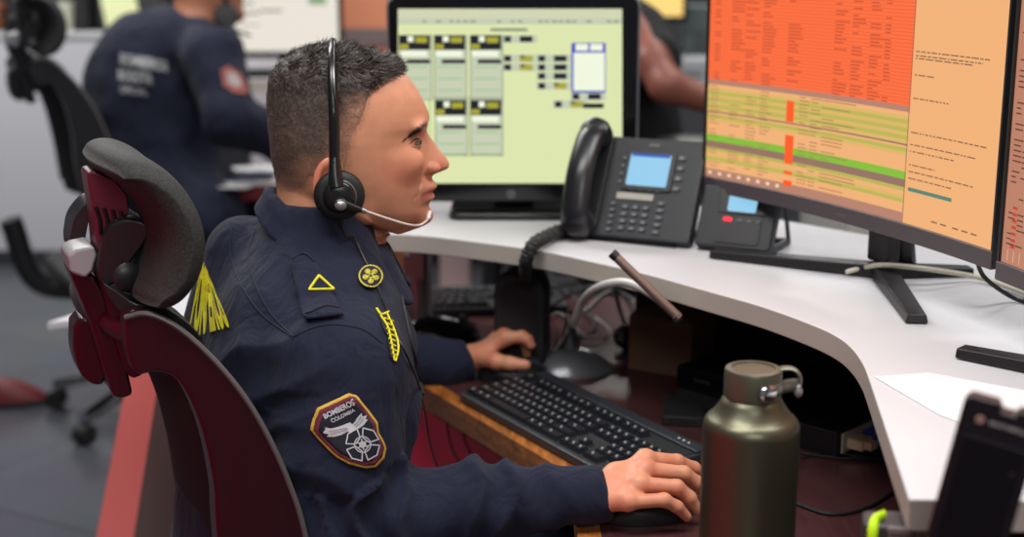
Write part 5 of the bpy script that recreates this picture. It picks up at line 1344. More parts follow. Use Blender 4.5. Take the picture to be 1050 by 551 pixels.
cprism('knob_trim', [(92, 330), (99, 331), (109, 350), (113, 372), (111, 386), (106, 384), (106, 366), (101, 346)], 1.588, .04, M_dgrey, smo=3)
cprism('upper_bracket', [(104, 290), (112, 292), (124, 316), (150, 322), (168, 326), (188, 338), (190, 352), (172, 360), (150, 382), (132, 386), (118, 344)], 1.535, .06, M_mar, smo=3, bev=.006)
cprism('bracket_lip', [(106, 290), (122, 300), (140, 312), (166, 314), (190, 328), (206, 346), (196, 350), (178, 334), (152, 327), (126, 322), (112, 306)], 1.515, .05, M_black, smo=3, bev=.004)
railo = [(128, 326), (150, 322), (176, 332), (202, 352), (232, 383), (258, 418), (280, 458), (298, 500), (312, 545), (330, 640)]
raili = [(255, 660), (228, 580), (222, 535), (220, 500), (210, 450), (196, 412), (180, 388), (160, 382), (140, 384), (130, 360)]
YR = 1.478
cprism('back_frame', railo+raili, YR, .035, M_mar, smo=4, bev=.005, bseg=3)
shf = CN*-.40
m = MB(); q_ = [PY(x, y, YR) for x, y in railo]; m.tube([a+CF*.0+Vector((.0, 0, .0)) for a in q_], .0032, 8, sm=6); m.build('frame_rim', mat('rim_grey', (84, 80, 80), .35, var=.08), chair, world=True)
def railc(t, o=0):
    a = spline([PY(x, y, YR) for x, y in railo[2:]], 6); b_ = spline([PY(x, y, YR) for x, y in raili[:8][::-1]], 6)
    return a, b_
ra, rb_ = railc(0)
# far rail
m = MB(); cm_ = [PY(x, y, YR)+shf for x, y in ((150, 350), (190, 372), (225, 415), (245, 460), (258, 510), (268, 560), (280, 640))]; m.tube(cm_, .022, 12, sm=6, up=CN, flat=.6); m.build('back_frame', M_mar, chair, world=True)
m = MB(); cnr = spline([PY(x, y, YR)-CN*.02 for x, y in ((170, 358), (196, 380), (222, 415), (241, 460), (254, 510), (264, 560), (278, 640))], 5); nn2 = len(cnr)
def mb_(u, v_):
    p_ = cnr[min(nn2-1, int(round(u*(nn2-1))))]; return p_-CN*(.385*v_)-CF*(.045*math.sin(math.pi*v_))+CF*.006
m.grid(mb_, nn2-1, 16); m.build('back_mesh', mat('back_mesh', (16, 16, 18), .8, bump=.6, bscale=1200, var=.3, vscale=500), chair, world=True, solid=.003, angle=180)
# top cross member, seat, column, base
m = MB(); a = PY(165, 352, YR)-CN*.02; m.tube([a, a-CN*.1-CF*.03, a-CN*.2-CF*.04, a-CN*.3-CF*.03, a-CN*.38], .02, 12, sm=4, up=(0, 0, 1)); m.build('back_frame', M_mar, chair, world=True)
sc0 = Vector((-.22, 1.77, 0)); RZ = Matrix.Translation(sc0) @ Matrix.Rotation(CY, 4, 'Z')
m = MB(); m.prism(rrect(.50, .50, .08, 6), .40, .455, 0, RZ); m.build('seat', M_blackm, chair, world=True, bevel=.02, bseg=3)
m = MB(); m.prism(rrect(.30, .26, .03), .36, .40, 0, RZ); m.build('seat_mechanism', M_black, chair, world=True, bevel=.01)
m = MB(); m.tube([RZ @ Vector((-.12, 0, .38)), RZ @ Vector((-.30, 0, .42)), RZ @ Vector((-.36, 0, .60))], .03, 12, sm=6, up=CN); m.build('back_support', M_mar, chair, world=True)
m = MB(); m.lathe([(.03, .09), (.03, .22), (.02, .22), (.02, .37)], sc0, 24); m.build('gas_column', M_black, chair, world=True)
for k in range(5):
    a = CY+2*math.pi*k/5; d = Vector((math.cos(a), math.sin(a), 0)); m = MB(); m.tube([sc0+Vector((0, 0, .11)), sc0+d*.17+Vector((0, 0, .095)), sc0+d*.30+Vector((0, 0, .07))], .02, 10, sm=4, up=(0, 0, 1)); m.build('base_leg', M_mar, chair, world=True)
    m = MB(); c_ = sc0+d*.30; m.lathe([(.005, -.022), (.027, -.022), (.027, .022), (.005, .022)], c_+Vector((0, 0, .0285)), 20, M=rotm(R(90), 0, a)); m.build('caster', M_blackm, chair, world=True)
# ================================================================== ROOM AND BACKGROUND
def struct(name, mb, mats, **k): return setp(mb.build(name, mats, **k), kind='structure')
def tile_mat():
    m = bpy.data.materials.new('floor_tiles'); m.use_nodes = True; nt = m.node_tree; b = nt.nodes['Principled BSDF']
    tc = nt.nodes.new('ShaderNodeTexCoord'); mp = nt.nodes.new('ShaderNodeMapping'); mp.inputs['Rotation'].default_value = (0, 0, R(28)); br = nt.nodes.new('ShaderNodeTexBrick')
    br.offset = 0; br.inputs['Scale'].default_value = 1.0; br.inputs['Brick Width'].default_value = .6; br.inputs['Row Height'].default_value = .6; br.inputs['Mortar Size'].default_value = .004
    br.inputs['Color1'].default_value = srgb(74, 77, 86); br.inputs['Color2'].default_value = srgb(84, 87, 95); br.inputs['Mortar'].default_value = srgb(46, 47, 52)
    n = nt.nodes.new('ShaderNodeTexNoise'); n.inputs['Scale'].default_value = 3; n.inputs['Detail'].default_value = 8; mx = nt.nodes.new('ShaderNodeMix'); mx.data_type = 'RGBA'; mx.blend_type = 'MULTIPLY'; mx.inputs[0].default_value = .4
    nt.links.new(tc.outputs['Object'], mp.inputs[0]); nt.links.new(mp.outputs[0], br.inputs['Vector']); nt.links.new(br.outputs['Color'], mx.inputs[6]); nt.links.new(n.outputs['Color'], mx.inputs[7]); nt.links.new(tc.outputs['Object'], n.inputs['Vector'])
    nt.links.new(mx.outputs[2], b.inputs['Base Color']); b.inputs['Roughness'].default_value = .28
    return m
m = MB(); m.box((0, 4, -.05), (12, 14, .1)); struct('floor', m, tile_mat(), smooth=False)
M_wall = mat('wall_paint', (92, 92, 98), .8, bump=.05, bscale=60, var=.04)
m = MB(); m.box((0, 9.1, 1.4), (12, .2, 2.8)); struct('wall_back', m, M_wall, smooth=False)
m = MB(); m.box((-5.1, 3.5, 1.4), (.2, 11, 2.8)); struct('wall_left', m, M_wall, smooth=False)
m = MB(); m.box((5.1, 3.5, 1.4), (.2, 11, 2.8)); struct('wall_right', m, M_wall, smooth=False)
m = MB(); m.box((0, 4, 2.85), (12, 14, .1)); struct('ceiling', m, mat('ceiling_paint', (190, 190, 190), .9, var=.02), smooth=False)
# low white partition with things behind it
part = thing('partition', 'low pale grey partition wall across the left background', 'partition', (-2.2, 6.3, 0))
m = MB(); m.box((0, 0, .52), (4.6, .08, 1.02)); m.build('panel', mat('partition_white', (196, 198, 206), .6, bump=.03, var=.03, vscale=3), part, bevel=.004)
m = MB(); m.box((0, -.045, .035), (4.6, .012, .07)); m.build('skirting', M_dgrey, part)
m = MB(); m.box((0, 0, 1.035), (4.6, .10, .02)); m.build('top_rail', mat('partition_rail', (206, 206, 210), .5, var=.03), part, bevel=.003)
shelf = thing('storage_shelf', 'dark cluttered storage counter behind the low partition', 'counter', (-2.4, 6.75, 0))
m = MB(); m.box((0, 0, .5), (4.4, .5, 1.0)); m.build('carcass', M_black, shelf, bevel=.01)
m = MB(); m.box((0, -.0, 1.01), (4.4, .54, .02)); m.build('counter_top', M_blackm, shelf, bevel=.004)
def bgbag(x, y, w, h, col, label, nm='bag', cat='bag'):
    p_ = PZ(x, y, 1.02); p_ = Vector(((x-525)/F*6.75, 6.7, 1.021))
    t = thing(nm, label, cat, p_)
    m = MB(); M_ = mat('bg_'+nm+str(col), col, .7, bump=.2, bscale=40, var=.2, vscale=8)
    m.prism(rrect(w, .22, .05, 5), 0, h); o = m.build('body', M_, t, bevel=.03, bseg=3)
    m = MB(); m.tube([(-w*.3, 0, h-.01), (-w*.2, 0, h+.06), (w*.2, 0, h+.06), (w*.3, 0, h-.01)], .012, 8); m.build('handle', M_blackm, t)
bgbag(42, 35, .18, .22, (44, 40, 44), 'dark grey bag on the far counter behind the left empty chair')
bgbag(88, 35, .20, .30, (34, 34, 38), 'black bag on the far counter left of the pale green folder')
bgbag(150, 35, .34, .26, (56, 58, 62), 'charcoal bag on the far counter right of the pale green folder')
bgbag(3, 20, .14, .14, (150, 96, 66), 'small tan pouch on the far counter at the left picture edge', 'pouch', 'pouch')
t = thing('folder', 'pale yellow-green folder leaning on the low partition in the background', 'folder', PY(118, 30, 6.22)); t.location.z = 1.046
m = MB(); m.box((0, .03, .10), (.15, .02, .34), rotm(R(-16), R(-14), 0)); m.v = [v_+Vector((0, .03, -.0)) for v_ in m.v]; mn = min(v_.z for v_ in m.v); m.v = [v_-Vector((0, 0, mn)) for v_ in m.v]
m.build('cover', mat('folder_green', (216, 222, 170), .7, var=.04), t)
t = thing('plastic_cup', 'small white cup on the low partition left of the pale green folder', 'cup', (PY(67, 30, 6.3).x, 6.3, 1.046))
m = MB(); m.lathe([(.03, 0), (.042, .13), (.039, .13), (.028, .004)], (0, 0, 0), 24); m.build('shell', mat('cup_white', (214, 218, 200), .5, var=.03), t)
# ---- empty black chair left
def simple_chair(label, loc, rz, s=1.0, lean=0):
    t = thing('office_chair', label, 'chair', loc, rz)
    m = MB(); m.grid(lambda u, v_: Vector((.05*math.cos((u-.5)*2.2)-.10, (u-.5)*.30, 1.13+v_*.17-.03*abs(u-.5))), 12, 6); m.build('headrest', M_blackm, t, solid=.04, angle=180)
    m = MB(); m.tube([(-.16, 0, .98), (-.14, 0, 1.10), (-.09, 0, 1.20)], .025, 10, up=(0, 1, 0)); m.build('headrest_bracket', M_black, t)
    m = MB(); m.grid(lambda u, v_: Vector((-.05-.10*v_+.05*math.sin(v_*math.pi)-.05*math.sin(u*math.pi), (u-.5)*(.46-.10*v_), .50+v_*.50)), 12, 12); m.build('backrest', M_blackm, t, solid=.02, angle=180)
    m = MB()
    for s_ in (-1, 1): m.tube([(-.04, .23*s_, .50), (-.05, .225*s_, .75), (-.13, .18*s_, 1.0)], .016, 8, up=(0, 1, 0))
    m.tube([(-.15, -.17, 1.0), (-.19, 0, 1.01), (-.15, .17, 1.0)], .016, 8); m.tube([(.05, 0, .42), (-.16, 0, .46), (-.17, 0, .75), (-.18, 0, 1.0)], .03, 10, up=(0, 1, 0)); m.build('back_frame', M_black, t)
    m = MB(); m.prism(rrect(.48, .48, .08, 5, .18, 0), .43, .50); m.build('seat', M_blackm, t, bevel=.02)
    for s_ in (-1, 1):
        m = MB(); m.tube([(.1, .25*s_, .46), (.08, .28*s_, .60), (.09, .28*s_, .68)], .018, 8); m.box((.12, .28*s_, .69), (.26, .08, .03)); m.build('armrest', M_black, t, bevel=.004)
    m = MB(); m.lathe([(.03, .08), (.03, .22), (.02, .22), (.02, .44)], (.18, 0, 0), 20); m.build('gas_column', M_black, t)
    for k in range(5):
        a = R(72*k+20); m = MB(); m.tube([(.18, 0, .12), (.18+.18*math.cos(a), .18*math.sin(a), .13), (.18+.33*math.cos(a), .33*math.sin(a), .065)], .016, 8); m.build('base_leg', M_chrome, t)
        m = MB(); m.lathe([(.004, -.02), (.026, -.02), (.026, .02), (.004, .02)], (.18+.33*math.cos(a), .33*math.sin(a), .0275), 16, M=rotm(R(90), 0, a)); m.build('caster', M_blackm, t)
    return t
bch = copy_tree(chair); bch['label'] = 'empty black mesh office chair at the left edge, blurred in the background'
hp_w = PY(30, 40, 3.9); bch.scale = (1.08, 1.08, 1.08); bch.rotation_euler = (0, 0, R(4)); bch.location = (hp_w.x+.06, 3.9+.22, 0)
SW = {'maroon_frame': M_black, 'maroon_light': M_black, 'headrest_mesh': M_blackm, 'glare_grey': M_silver}
for o in bch.children:
    for sl in o.material_slots:
        mt_ = sl.material; sl.link = 'OBJECT'; sl.material = SW.get(mt_.name, mt_)
    if o.name.split('.')[0] == 'base_leg':
        for sl in o.material_slots: sl.material = M_chrome
bgch = simple_chair('black office chair under the second uniformed man in the background', (-.98, 4.33, 0), R(48))
bgch.scale = (.9, .9, .84)
for o in list(bgch.children):
    if o.name.split('.')[0] in ('headrest', 'headrest_bracket', 'armrest'): bpy.data.objects.remove(o)
# ---- second uniformed man
def simple_skin(v, f, name, parent, c=(150, 96, 72)):
    return npmesh(name, localize(v, parent), f, M_skin, parent, np.tile(SC(*c), (len(v), 1)))
YB = 4.05
def bp(x, y, Y=YB): return PY(x, y, Y)
p2 = thing('person', 'seated person in dark navy uniform with white lettering on the back, blurred in background', 'person', (bp(165, 120).x, YB, 0))
hd = bp(214, -12, 4.12); nk2 = bp(200, 32, 4.1)
def b2(p):
    f = ell(p, tuple(hd), (.10, .082, .125)); f = sm(f, cone(p, hd+Vector((-.01, 0, -.07)), nk2+Vector((-.02, 0, -.06)), .06, .065), .02)
    f = sm(f, cone(p, hd+Vector((.055, -.02, -.06)), hd+Vector((.085, -.02, -.075)), .035, .02), .03)
    f = sm(f, chain(p, [nk2, bp(160, 100, 4.1), bp(165, 160, 4.1)], [.08, .12, .12], .03), .04)
    f = sm(f, chain(p, [bp(226, 66, 3.98), bp(236, 128, 3.9), bp(285, 146, 4.0), bp(305, 140, 4.05)], [.04, .035, .03, .025], .02), .02)
    hnd = bp(312, 140, 4.06); f = sm(f, ell(p, tuple(hnd), (.045, .04, .018)), .01)
    for k in range(4): f = sm(f, cone(p, hnd+Vector((.02, -.03+.02*k, 0)), hnd+Vector((.09, -.032+.021*k, -.012)), .009, .007), .004)
    f = sm(f, cone(p, hnd+Vector((-.01, -.03, 0)), hnd+Vector((.04, -.065, -.01)), .011, .008), .006)
    return f
v, f = surfnet(b2, (-1.25, 3.7, .75), (-.35, 4.4, 1.60), .008); simple_skin(lap(v, f, 1), f, 'body', p2, (158, 104, 80))
def j2(p):
    f = ell(p, tuple(bp(158, 118, 4.12)), (.20, .15, .30)); f = sm(f, ell(p, tuple(bp(165, 75, 4.12)), (.175, .12, .15)), .08)
    f = sm(f, cone(p, bp(190, 38, 4.1), bp(150, 62, 4.2), .075, .085), .06); f = sm(f, cone(p, bp(190, 38, 4.1), bp(217, 58, 3.98), .07, .085), .05)
    f = sm(f, chain(p, [bp(220, 62, 3.97), bp(236, 122, 3.88), bp(285, 143, 3.98), bp(300, 140, 4.04)], [.085, .072, .06, .05], .03), .03)
    f = sm(f, chain(p, [bp(128, 82, 4.22), bp(118, 140, 4.2)], [.075, .07], .03), .04)
    f = sm(f, chain(p, [bp(165, 170, 4.12), bp(235, 215, 4.2), bp(240, 330, 4.25)], [.14, .10, .07], .04), .05)
    f = sm(f, chain(p, [bp(155, 170, 4.12), bp(215, 225, 4.0), bp(225, 345, 4.05)], [.13, .10, .07], .04), .05)
    return np.maximum(f, .08-p[:, 2])
v, f = surfnet(j2, (-1.5, 3.65, .05), (-.45, 4.6, 1.45), .010); v = lap(v, f, 2); nn3 = vnormals(v, f)
v = v+nn3*np.array([[.010*noise.noise(Vector(tuple(p*14)))] for p in v])
j2o = npmesh('uniform', localize(v, p2), f, cloth_mat('navy_uniform_dark', (18, 23, 44)), p2); D2 = Drape(v, f)
m = MB(); M_grt = mat('grey_lettering', (156, 158, 160), .7, var=.05)
for txt, (x0, y0), (x1, y1), h_ in (('BOMBEROS', (124, 66), (172, 74), 11.5), ('BOGOTA', (122, 82), (156, 87), 11.5), ('OFICIAL', (124, 95), (151, 98), 7)):
    vs, fs = text2d(txt, .03); xa = min(a for a, b in vs); xb = max(a for a, b in vs); ya = min(b for a, b in vs); yb2 = max(b for a, b in vs)
    q_ = [(x0+(x1-x0)*(a-xa)/(xb-xa), y0+(y1-y0)*(a-xa)/(xb-xa)-h_*(b-ya)/(yb2-ya)) for a, b in vs]; a_, b_ = refine(q_, fs, 6); D2.tris(m, a_, b_, .004, 0)
o = m.build('back_lettering', M_grt, None); o.data.transform(Matrix.Translation(-p2.location)); o.parent = j2o
m = MB(); D2.poly(m, [(226, 72), (234, 68), (246, 76), (254, 90), (252, 97), (240, 96), (229, 88)], .004, 0, 4); D2.poly(m, [(232, 75), (240, 75), (247, 86), (244, 91), (234, 86)], .006, 1, 4)
o = m.build('shoulder_patch', [mat('patch_orange', (132, 70, 62), .7, var=.1), mat('patch_grey', (150, 140, 140), .7, var=.1)], None); o.data.transform(Matrix.Translation(-p2.location)); o.parent = j2o
m = MB(); m.ball((0, 0, 0), (.104, .086, .10)); m.v = [v_+hd+Vector((-.008, 0, .04)) for v_ in m.v]; m.build('hair', mat('hair_dark', (30, 25, 24), .8, bump=.5, bscale=200, var=.2), p2, world=True)
for s in (-.1, .1):
    a = bp(232, 345, 4.1)+Vector((0, s, 0)); m = MB(); m.prism(rrect(.26, .10, .04, 4, a.x+.04, a.y), .001, .09); m.build('boot', M_blackm, p2, world=True, bevel=.02)
hs2 = thing('headset', 'black headset worn by the second uniformed man, at top of picture', 'headset', bp(232, 16, 4.03))
m = MB(); m.lathe([(.005, -.012), (.032, -.012), (.036, 0), (.030, .012), (.005, .014)], (0, 0, 0), 28, M=rotm(R(80), 0, R(10))); m.build('ear_cup', M_blackm, hs2)
m = MB(); m.tube([(0, 0, .02), (-.0, .0, .12), (0, .09, .185), (0, .18, .12), (0, .19, 0)], .008, 8); m.build('headband', M_blackm, hs2)
m = MB(); m.tube([(0, -.01, -.01), (.03, -.02, -.04), (.07, -.02, -.055)], .004, 8); m.build('boom', M_blackm, hs2)
# ---- background desks, monitors
def bgdesk(label, pts, z, th, edge, legs, top=None, legm=None):
    c = sum((Vector(p) for p in pts), Vector((0, 0)))/len(pts); t = thing('desk', label, 'desk', (c.x, c.y, 0))
    m = MB(); m.prism(pts, z-th, z, 1); o = m.build('desktop', [top or M_white, edge], t, world=True, bevel=.002)
    for p in o.data.polygons:
        if p.normal.z > .9: p.material_index = 0
    for (x, y, dx) in legs:
        m = MB(); q_ = [Vector((x-.045, y, z-th)), Vector((x+.045, y, z-th)), Vector((x+.045+dx, y, 0.001)), Vector((x-.045+dx, y, .001))]
        vs = q_+[a+Vector((0, .06, 0)) for a in q_]; m.add(vs, [(0, 3, 2, 1), (4, 5, 6, 7), (0, 1, 5, 4), (1, 2, 6, 5), (2, 3, 7, 6), (3, 0, 4, 7)], 0)
        m.build('leg', legm or M_red, t, world=True, bevel=.003)
    return t
a = PZ(214, 190, .75); b = PZ(300, 190, .75)
bgdesk('white desk with dark red edge in the background right of the seated uniformed man', [(a.x, a.y), (a.x+.78, a.y), (a.x+.78, a.y+.72), (a.x+.28, a.y+.72)], .75, .045, mat('dark_red_edge', (112, 26, 30), .5, var=.08), [(a.x+.32, a.y+.15, 0), (a.x+.7, a.y+.1, 0)], legm=mat('pale_pink_leg', (206, 178, 176), .5, var=.04))
for (x, y, r_, l_) in ((262, 178, 20, 'loose white sheet on the red-edged desk nearest the man\'s nape'), (240, 184, -15, 'loose white sheet on the red-edged desk nearest its left corner')):
    p_ = PZ(x, y, .751); t = thing('paper_sheet', l_, 'paper', p_, R(r_)); m = MB(); m.prism(rrect(.21, .29, .002, 1), 0, .0015); m.build('sheet', M_paper, t, smooth=False)
    m = MB(); m.box((.02, .03, .0022), (.12, .012, .001)); m.box((0.01, -.03, .0022), (.14, .012, .001)); m.build('print', mat('print_blue', (120, 130, 160), .7, var=.05), t, smooth=False)
a = PZ(236, 118, .98)
bgdesk('raised pale desk carrying the background monitor with white screen', [(-1.05, 4.78), (.12, 4.78), (.12, 5.5), (-1.05, 5.5)], .98, .04, M_edge, [(-.95, 4.82, 0), (.04, 4.82, 0)], legm=M_dgrey)
def bgmon(label, x0, y0, x1, y1, Y, scr, rects, desk_z, bez=M_blackg):
    a = PY(x0, y1, Y); b = PY(x1, y0, Y); c = (a+b)/2; t = thing('monitor', label, 'monitor', (c.x, Y, desk_z+.001)); w = b.x-a.x; h = b.z-a.z; z0 = a.z-desk_z
    m = MB(); m.box((0, .02, z0+h/2), (w+.03, .04, h+.04)); m.build('housing', bez, t, bevel=.004)
    ms = [scr]; m = MB(); m.box((0, -.0015, z0+h/2), (w, .003, h), mi=0)
    for rx0, ry0, rx1, ry1, mt in rects:
        ms.append(mt); m.box((-w/2+(rx0+rx1)/2*w, -.004, z0+h-(ry0+ry1)/2*h), ((rx1-rx0)*w, .001, (ry1-ry0)*h), mi=len(ms)-1)
    m.build('screen', ms, t, smooth=False)
    m = MB(); m.box((0, .06, (z0+h*.4)/2), (.05, .03, z0+h*.4)); m.box((0, .05, .008), (.22, .16, .014)); m.build('stand', bez, t, bevel=.003)
G1 = emat('bg_ink', (160, 150, 150), .7); G2 = emat('bg_ink_green', (150, 180, 140), .8)
bgmon('background monitor with bright cream screen, right of the second uniformed man', 234, -75, 344, 53, 4.9, emat('bg_screen', (240, 232, 220), .95), [(.05, .6, .25, .62, G1), (.08, .68, .3, .7, G1), (.12, .78, .3, .79, G1), (.7, .3, .85, .34, G2), (.74, .55, .9, .62, G2), (.3, .66, .5, .68, G1)], .98)
t = thing('keyboard', 'dark keyboard blurred on the raised background desk', 'keyboard', PZ(262, 78, .981)); m = MB(); m.prism(rrect(.40, .15, .01), 0, .018); m.build('case', M_blackm, t, bevel=.003)
m = MB()
for r_ in range(4):
    for c_ in range(14): m.box((-.18+c_*.0275, -.045+r_*.028, .02), (.022, .022, .005))
m.build('key_rows', M_key, t, smooth=False)
# peach cupboard behind the head
cb = thing('cupboard', 'peach-brown cupboard side with grey frame, blurred behind the man\'s head', 'cupboard', ((377-525)/F*5.75, 5.9, 0))
m = MB(); m.box((.02, 0, .85), (.38, .35, 1.7)); m.build('body', mat('peach_board', (236, 150, 112), .6, var=.06, vscale=4), cb, bevel=.005)
m = MB(); m.box((-.13, -.19, .95), (.05, .03, 1.5)); m.build('frame_post', mat('blue_grey_post', (150, 156, 170), .4, var=.05), cb, bevel=.003)
m = MB(); m.box((.03, -.18, 1.06), (.36, .02, .07)); m.build('grey_band', mat('warm_grey', (128, 112, 110), .6, var=.05), cb, bevel=.003)
# ---- person at right background
p3 = thing('person', 'person in black T-shirt seen only by a bare forearm between the two monitors', 'person', (.33, 3.75, 0))
def b3(p):
    f = chain(p, [PY(640, 20, 3.75), PY(668, 62, 3.6), PY(684, 88, 3.55), PY(735, 106, 3.55)], [.05, .046, .044, .032], .02)
    h_ = PY(752, 114, 3.55); f = sm(f, ell(p, tuple(h_), (.05, .04, .02)), .01)
    for k in range(4): f = sm(f, cone(p, h_+Vector((.03, -.03+.02*k, 0)), h_+Vector((.1, -.032+.021*k, -.015)), .009, .007), .004)
    f = sm(f, cone(p, h_+Vector((0, -.03, 0)), h_+Vector((.04, -.065, -.01)), .011, .008), .006)
    f = sm(f, chain(p, [PY(610, 0, 3.85), PY(612, -30, 3.85)], [.07, .06], .02), .03); f = sm(f, ell(p, tuple(PY(615, -75, 3.85)), (.09, .08, .12)), .02)
    return f
v, f = surfnet(b3, (.05, 3.3, .85), (.85, 4.1, 1.75), .009); simple_skin(lap(v, f, 1), f, 'body', p3, (132, 78, 64))
def j3(p):
    f = ell(p, tuple(PY(628, 105, 3.85)), (.17, .15, .30)); f = sm(f, chain(p, [PY(608, 28, 3.85), PY(650, 42, 3.78), PY(670, 62, 3.65)], [.10, .095, .075], .03), .04)
    f = sm(f, ell(p, tuple(PY(632, 170, 3.85)), (.18, .16, .25)), .08)
    return f
v, f = surfnet(j3, (-.05, 3.4, .35), (.62, 4.25, 1.45), .012); npmesh('t_shirt', localize(lap(v, f, 2), p3), f, cloth_mat('black_cloth', (14, 14, 17)), p3)
def leg3(p):
    f = chain(p, [Vector((.3, 3.95, .52)), Vector((.68, 3.75, .50)), Vector((.7, 3.75, .08))], [.1, .08, .06], .03); return sm(f, chain(p, [Vector((.3, 4.0, .52)), Vector((.68, 4.0, .50)), Vector((.7, 4.0, .08))], [.1, .08, .06], .03), .03)
v, f = surfnet(leg3, (.1, 3.5, 0), (.9, 4.3, .75), .014); npmesh('trousers', localize(v, p3), f, cloth_mat('black_cloth', (14, 14, 17)), p3)
m = MB(); m.ball((0, 0, 0), (.095, .085, .11)); m.v = [v_+PY(615, -82, 3.85) for v_ in m.v]; m.build('hair', mat('hair_dark', (30, 25, 24), .8), p3, world=True)
bgdesk('dark desk in front of the person in the black T-shirt', [(.38, 3.05), (1.9, 3.05), (1.9, 3.75), (.38, 3.75)], .93, .04, M_blackm, [(.5, 3.1, 0), (1.8, 3.1, 0)], top=M_blackm, legm=M_dgrey)
ch3 = simple_chair('black office chair under the person in the black T-shirt', (.12, 3.95, 0), R(0)); ch3.scale = (1, 1, .85)
bgmon('background monitor with glowing yellow screen at the top, left of the orange spreadsheet', 655, -60, 702, 17, 5.2, emat('bg_yellow_screen', (255, 216, 128), 1.05), [(0, 0, .5, .3, emat('bg_yellow2', (255, 236, 170), 1))], .93)
bgdesk('long grey desk far behind the monitors', [(.2, 4.9), (3.6, 4.9), (3.6, 5.6), (.2, 5.6)], .93, .05, mat('mid_grey_board', (120, 122, 126), .6, var=.05), [(.35, 5.0, 0), (3.4, 5.0, 0)], top=mat('mid_grey_board', (120, 122, 126), .6), legm=M_dgrey)
def gbox(x, y, Y, w, h, col, label, z, nm='file_box', cat='box'):
    p_ = PY(x, y, Y); t = thing(nm, label, cat, (p_.x, Y, z)); m = MB(); m.box((0, 0, h/2), (w, .18, h)); m.build('body', mat('gb'+str(col), col, .6, var=.06), t, bevel=.006)
    m = MB(); m.box((0, -.093, h*.55), (w*.5, .006, h*.25)); m.build('front_label', mat('gbl'+str(col), tuple(int(c_*.8) for c_ in col), .6, var=.06), t)
gbox(706, 52, 5.05, .15, .10, (168, 172, 176), 'pale grey box on the far desk just left of the orange spreadsheet', .931)
gbox(715, 20, 5.35, .10, .27, (84, 98, 98), 'tall grey-green box on the far desk just left of the orange spreadsheet', .931)
gbox(712, 95, 3.35, .06, .035, (120, 124, 118), 'small grey item on the dark desk by the bare forearm', .931, 'tape_roll', 'office item')
# cabinet seen under the orange monitor
cab = thing('filing_cabinet', 'grey filing cabinet seen through the gap below the orange-screen monitor', 'cabinet', (PY(895, 245, 2.83).x, 2.83, 0))
m = MB(); m.box((0, 0, .47), (.22, .4, .94)); m.build('carcass', mat('cabinet_grey', (168, 166, 162), .5, var=.04), cab, bevel=.004)
for k in range(3):
    m = MB(); m.box((0, -.205, .17+k*.3), (.20, .012, .28)); d_ = m.build('drawer', mat('cabinet_front', (184, 182, 178), .5, var=.04), cab, bevel=.003)
    m = MB(); m.box((0, -.218, .22+k*.3), (.08, .012, .015)); h_ = m.build('handle', M_silver, d_, bevel=.002)
# ---- side desk behind the chair, white top, red slanted leg
a = PZ(50, 330, .75)
sdk = thing('side_desk', 'white-topped side desk with bright red slanted leg, behind the headrest', 'desk', (-.66, 2.62, 0))
tp_ = [PZ(48, 331, .75), PZ(118, 322, .75), PZ(196, 330, .75), PZ(205, 292, .75), PZ(175, 288, .75)]
tp_ = [p_.xy for p_ in tp_]
m = MB(); m.prism(tp_, .735, .75, 0); m.build('desktop', M_white, sdk, world=True, bevel=.002)
YL = 2.50
m = MB(); q_ = [PY(140, 352, YL), PY(171, 352, YL), PY(138, 551, YL), PY(100, 551, YL)]
dn = (q_[3]-q_[0]); dn2 = (q_[2]-q_[1]); k_ = (q_[0].z-.001)/-dn.z; q_[3] = q_[0]+dn*k_; k_ = (q_[1].z-.001)/-dn2.z; q_[2] = q_[1]+dn2*k_
for p_ in q_[:2]: p_.z = .733
dpt = Vector((.055, .10, 0)); vs = q_+[p_+dpt for p_ in q_]
m.add(vs, [(0, 3, 2, 1), (4, 5, 6, 7), (0, 1, 5, 4), (2, 3, 7, 6), (3, 0, 4, 7)], 0); m.add(vs, [(1, 2, 6, 5)], 1)
m.build('slanted_leg', [mat('coral_red', (255, 128, 124), .45, bump=.05, var=.05, vscale=8), mat('grey_brown_edge', (132, 112, 108), .6, var=.08)], sdk, world=True, smooth=False)
m = MB(); b_ = q_[0]+Vector((.35, .25, 0)); m.box((b_.x-.05, b_.y-.02, .367), (.05, .05, .733)); m.build('rear_leg', M_dgrey, sdk, world=True)
# red shoe-like caster foot at left
rf = thing('shoe', 'dark red shoe-like shape on the floor at the left picture edge', 'shoe', PZ(10, 415, 0)+Vector((0, 0, .001)), R(10))
m = MB(); m.grid(lambda u, v_: Vector((.13*math.cos(u*2*math.pi)*math.cos(v_*math.pi/2), .05*math.sin(u*2*math.pi)*math.cos(v_*math.pi/2), .002+.085*math.sin(v_*math.pi/2)*(1-.4*math.cos(u*2*math.pi)*math.cos(v_*math.pi/2)))), 28, 10); m.build('upper', mat('dark_red_shoe', (104, 20, 30), .5, var=.1), rf)
m = MB(); m.prism([(.135*math.cos(2*math.pi*k/24), .055*math.sin(2*math.pi*k/24)) for k in range(24)], 0, .018); m.build('sole', M_blackm, rf)
# added red board, out of view, put there to be reflected in the bottle
rp_ = thing('red_reflector', 'added unseen red divider with grey top rail in the left foreground beside the chair aisle', 'reflector', (-.84, .85, 0))
m = MB(); m.box((0, 0, .59), (.04, 1.7, 1.14)); m.build('panel', M_red, rp_, bevel=.004)
m = MB(); m.box((0, 0, 1.165), (.05, 1.72, .02)); m.build('top_rail', M_dgrey, rp_, bevel=.003)
m = MB(); m.box((0, 0, .012), (.16, 1.6, .022)); m.build('foot', M_dgrey, rp_, bevel=.003)

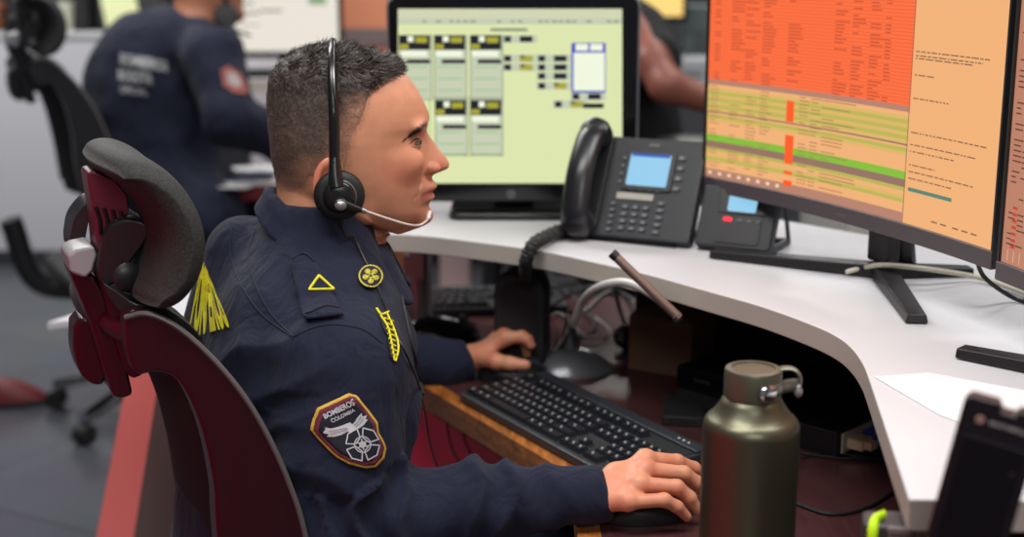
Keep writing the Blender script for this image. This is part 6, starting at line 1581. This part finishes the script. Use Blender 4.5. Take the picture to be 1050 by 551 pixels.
# ================================================================== lights and camera
def area(name, loc, sx, sy, e, col=(1, .98, .95), rot=(0, 0, 0)):
    l = bpy.data.lights.new(name, 'AREA'); l.shape = 'RECTANGLE'; l.size = sx; l.size_y = sy; l.energy = e; l.color = col
    o = bpy.data.objects.new(name, l); COL.objects.link(o); o.location = loc; o.rotation_euler = rot; return o
area('ceiling_light', (-.5, .9, 2.78), 1.2, .6, 38)
area('ceiling_light', (.9, 1.3, 2.78), 1.2, .6, 30)
area('ceiling_light', (-1.2, 3.4, 2.78), 1.2, .6, 46)
area('ceiling_light', (1.2, 3.6, 2.78), 1.2, .6, 26)
area('ceiling_light', (-2.4, 5.4, 2.78), 1.2, .6, 60)
area('ceiling_light', (.9, 6.2, 2.78), 1.2, .6, 40)
area('ceiling_light', (.2, -1.4, 2.6), 1.4, .8, 50)
w = bpy.data.worlds.new('world'); w.use_nodes = True; S.world = w
w.node_tree.nodes['Background'].inputs[0].default_value = (.80, .85, .95, 1); w.node_tree.nodes['Background'].inputs[1].default_value = .16
cam = bpy.data.cameras.new('camera'); co = bpy.data.objects.new('camera', cam); COL.objects.link(co)
co.location = CAM; co.rotation_euler = (R(90)-PITCH, 0, 0); cam.sensor_width = 36; cam.lens = 36*F/1050; cam.clip_start = .05; cam.clip_end = 60
cam.dof.use_dof = True; cam.dof.focus_distance = 1.62; cam.dof.aperture_fstop = (cam.lens/1000)/.0165
S.camera = co
S.view_settings.view_transform = 'Standard'; S.view_settings.look = 'None'; S.view_settings.gamma = 1; S.view_settings.exposure = 0; S.view_settings.use_curve_mapping = False

GR = {'cable': 'cables on and under the desks', 'keyboard': 'computer keyboards', 'computer_mouse': 'computer mice on the wooden desk', 'desk_phone': 'desk phones on the white worktop', 'curved_monitor': 'curved monitors at the right',
      'monitor': 'flat monitors', 'bag': 'bags on the far counter', 'office_chair': 'office chairs', 'paper_sheet': 'loose white sheets', 'desk': 'desks in the background', 'person': 'people in the room', 'headset': 'headsets', 'file_box': 'boxes on the far desk'}
for o in list(bpy.data.objects):
    k = o.name.split('.')[0]
    if o.parent is None and o.get('category') and k in GR: o['group'] = GR[k]
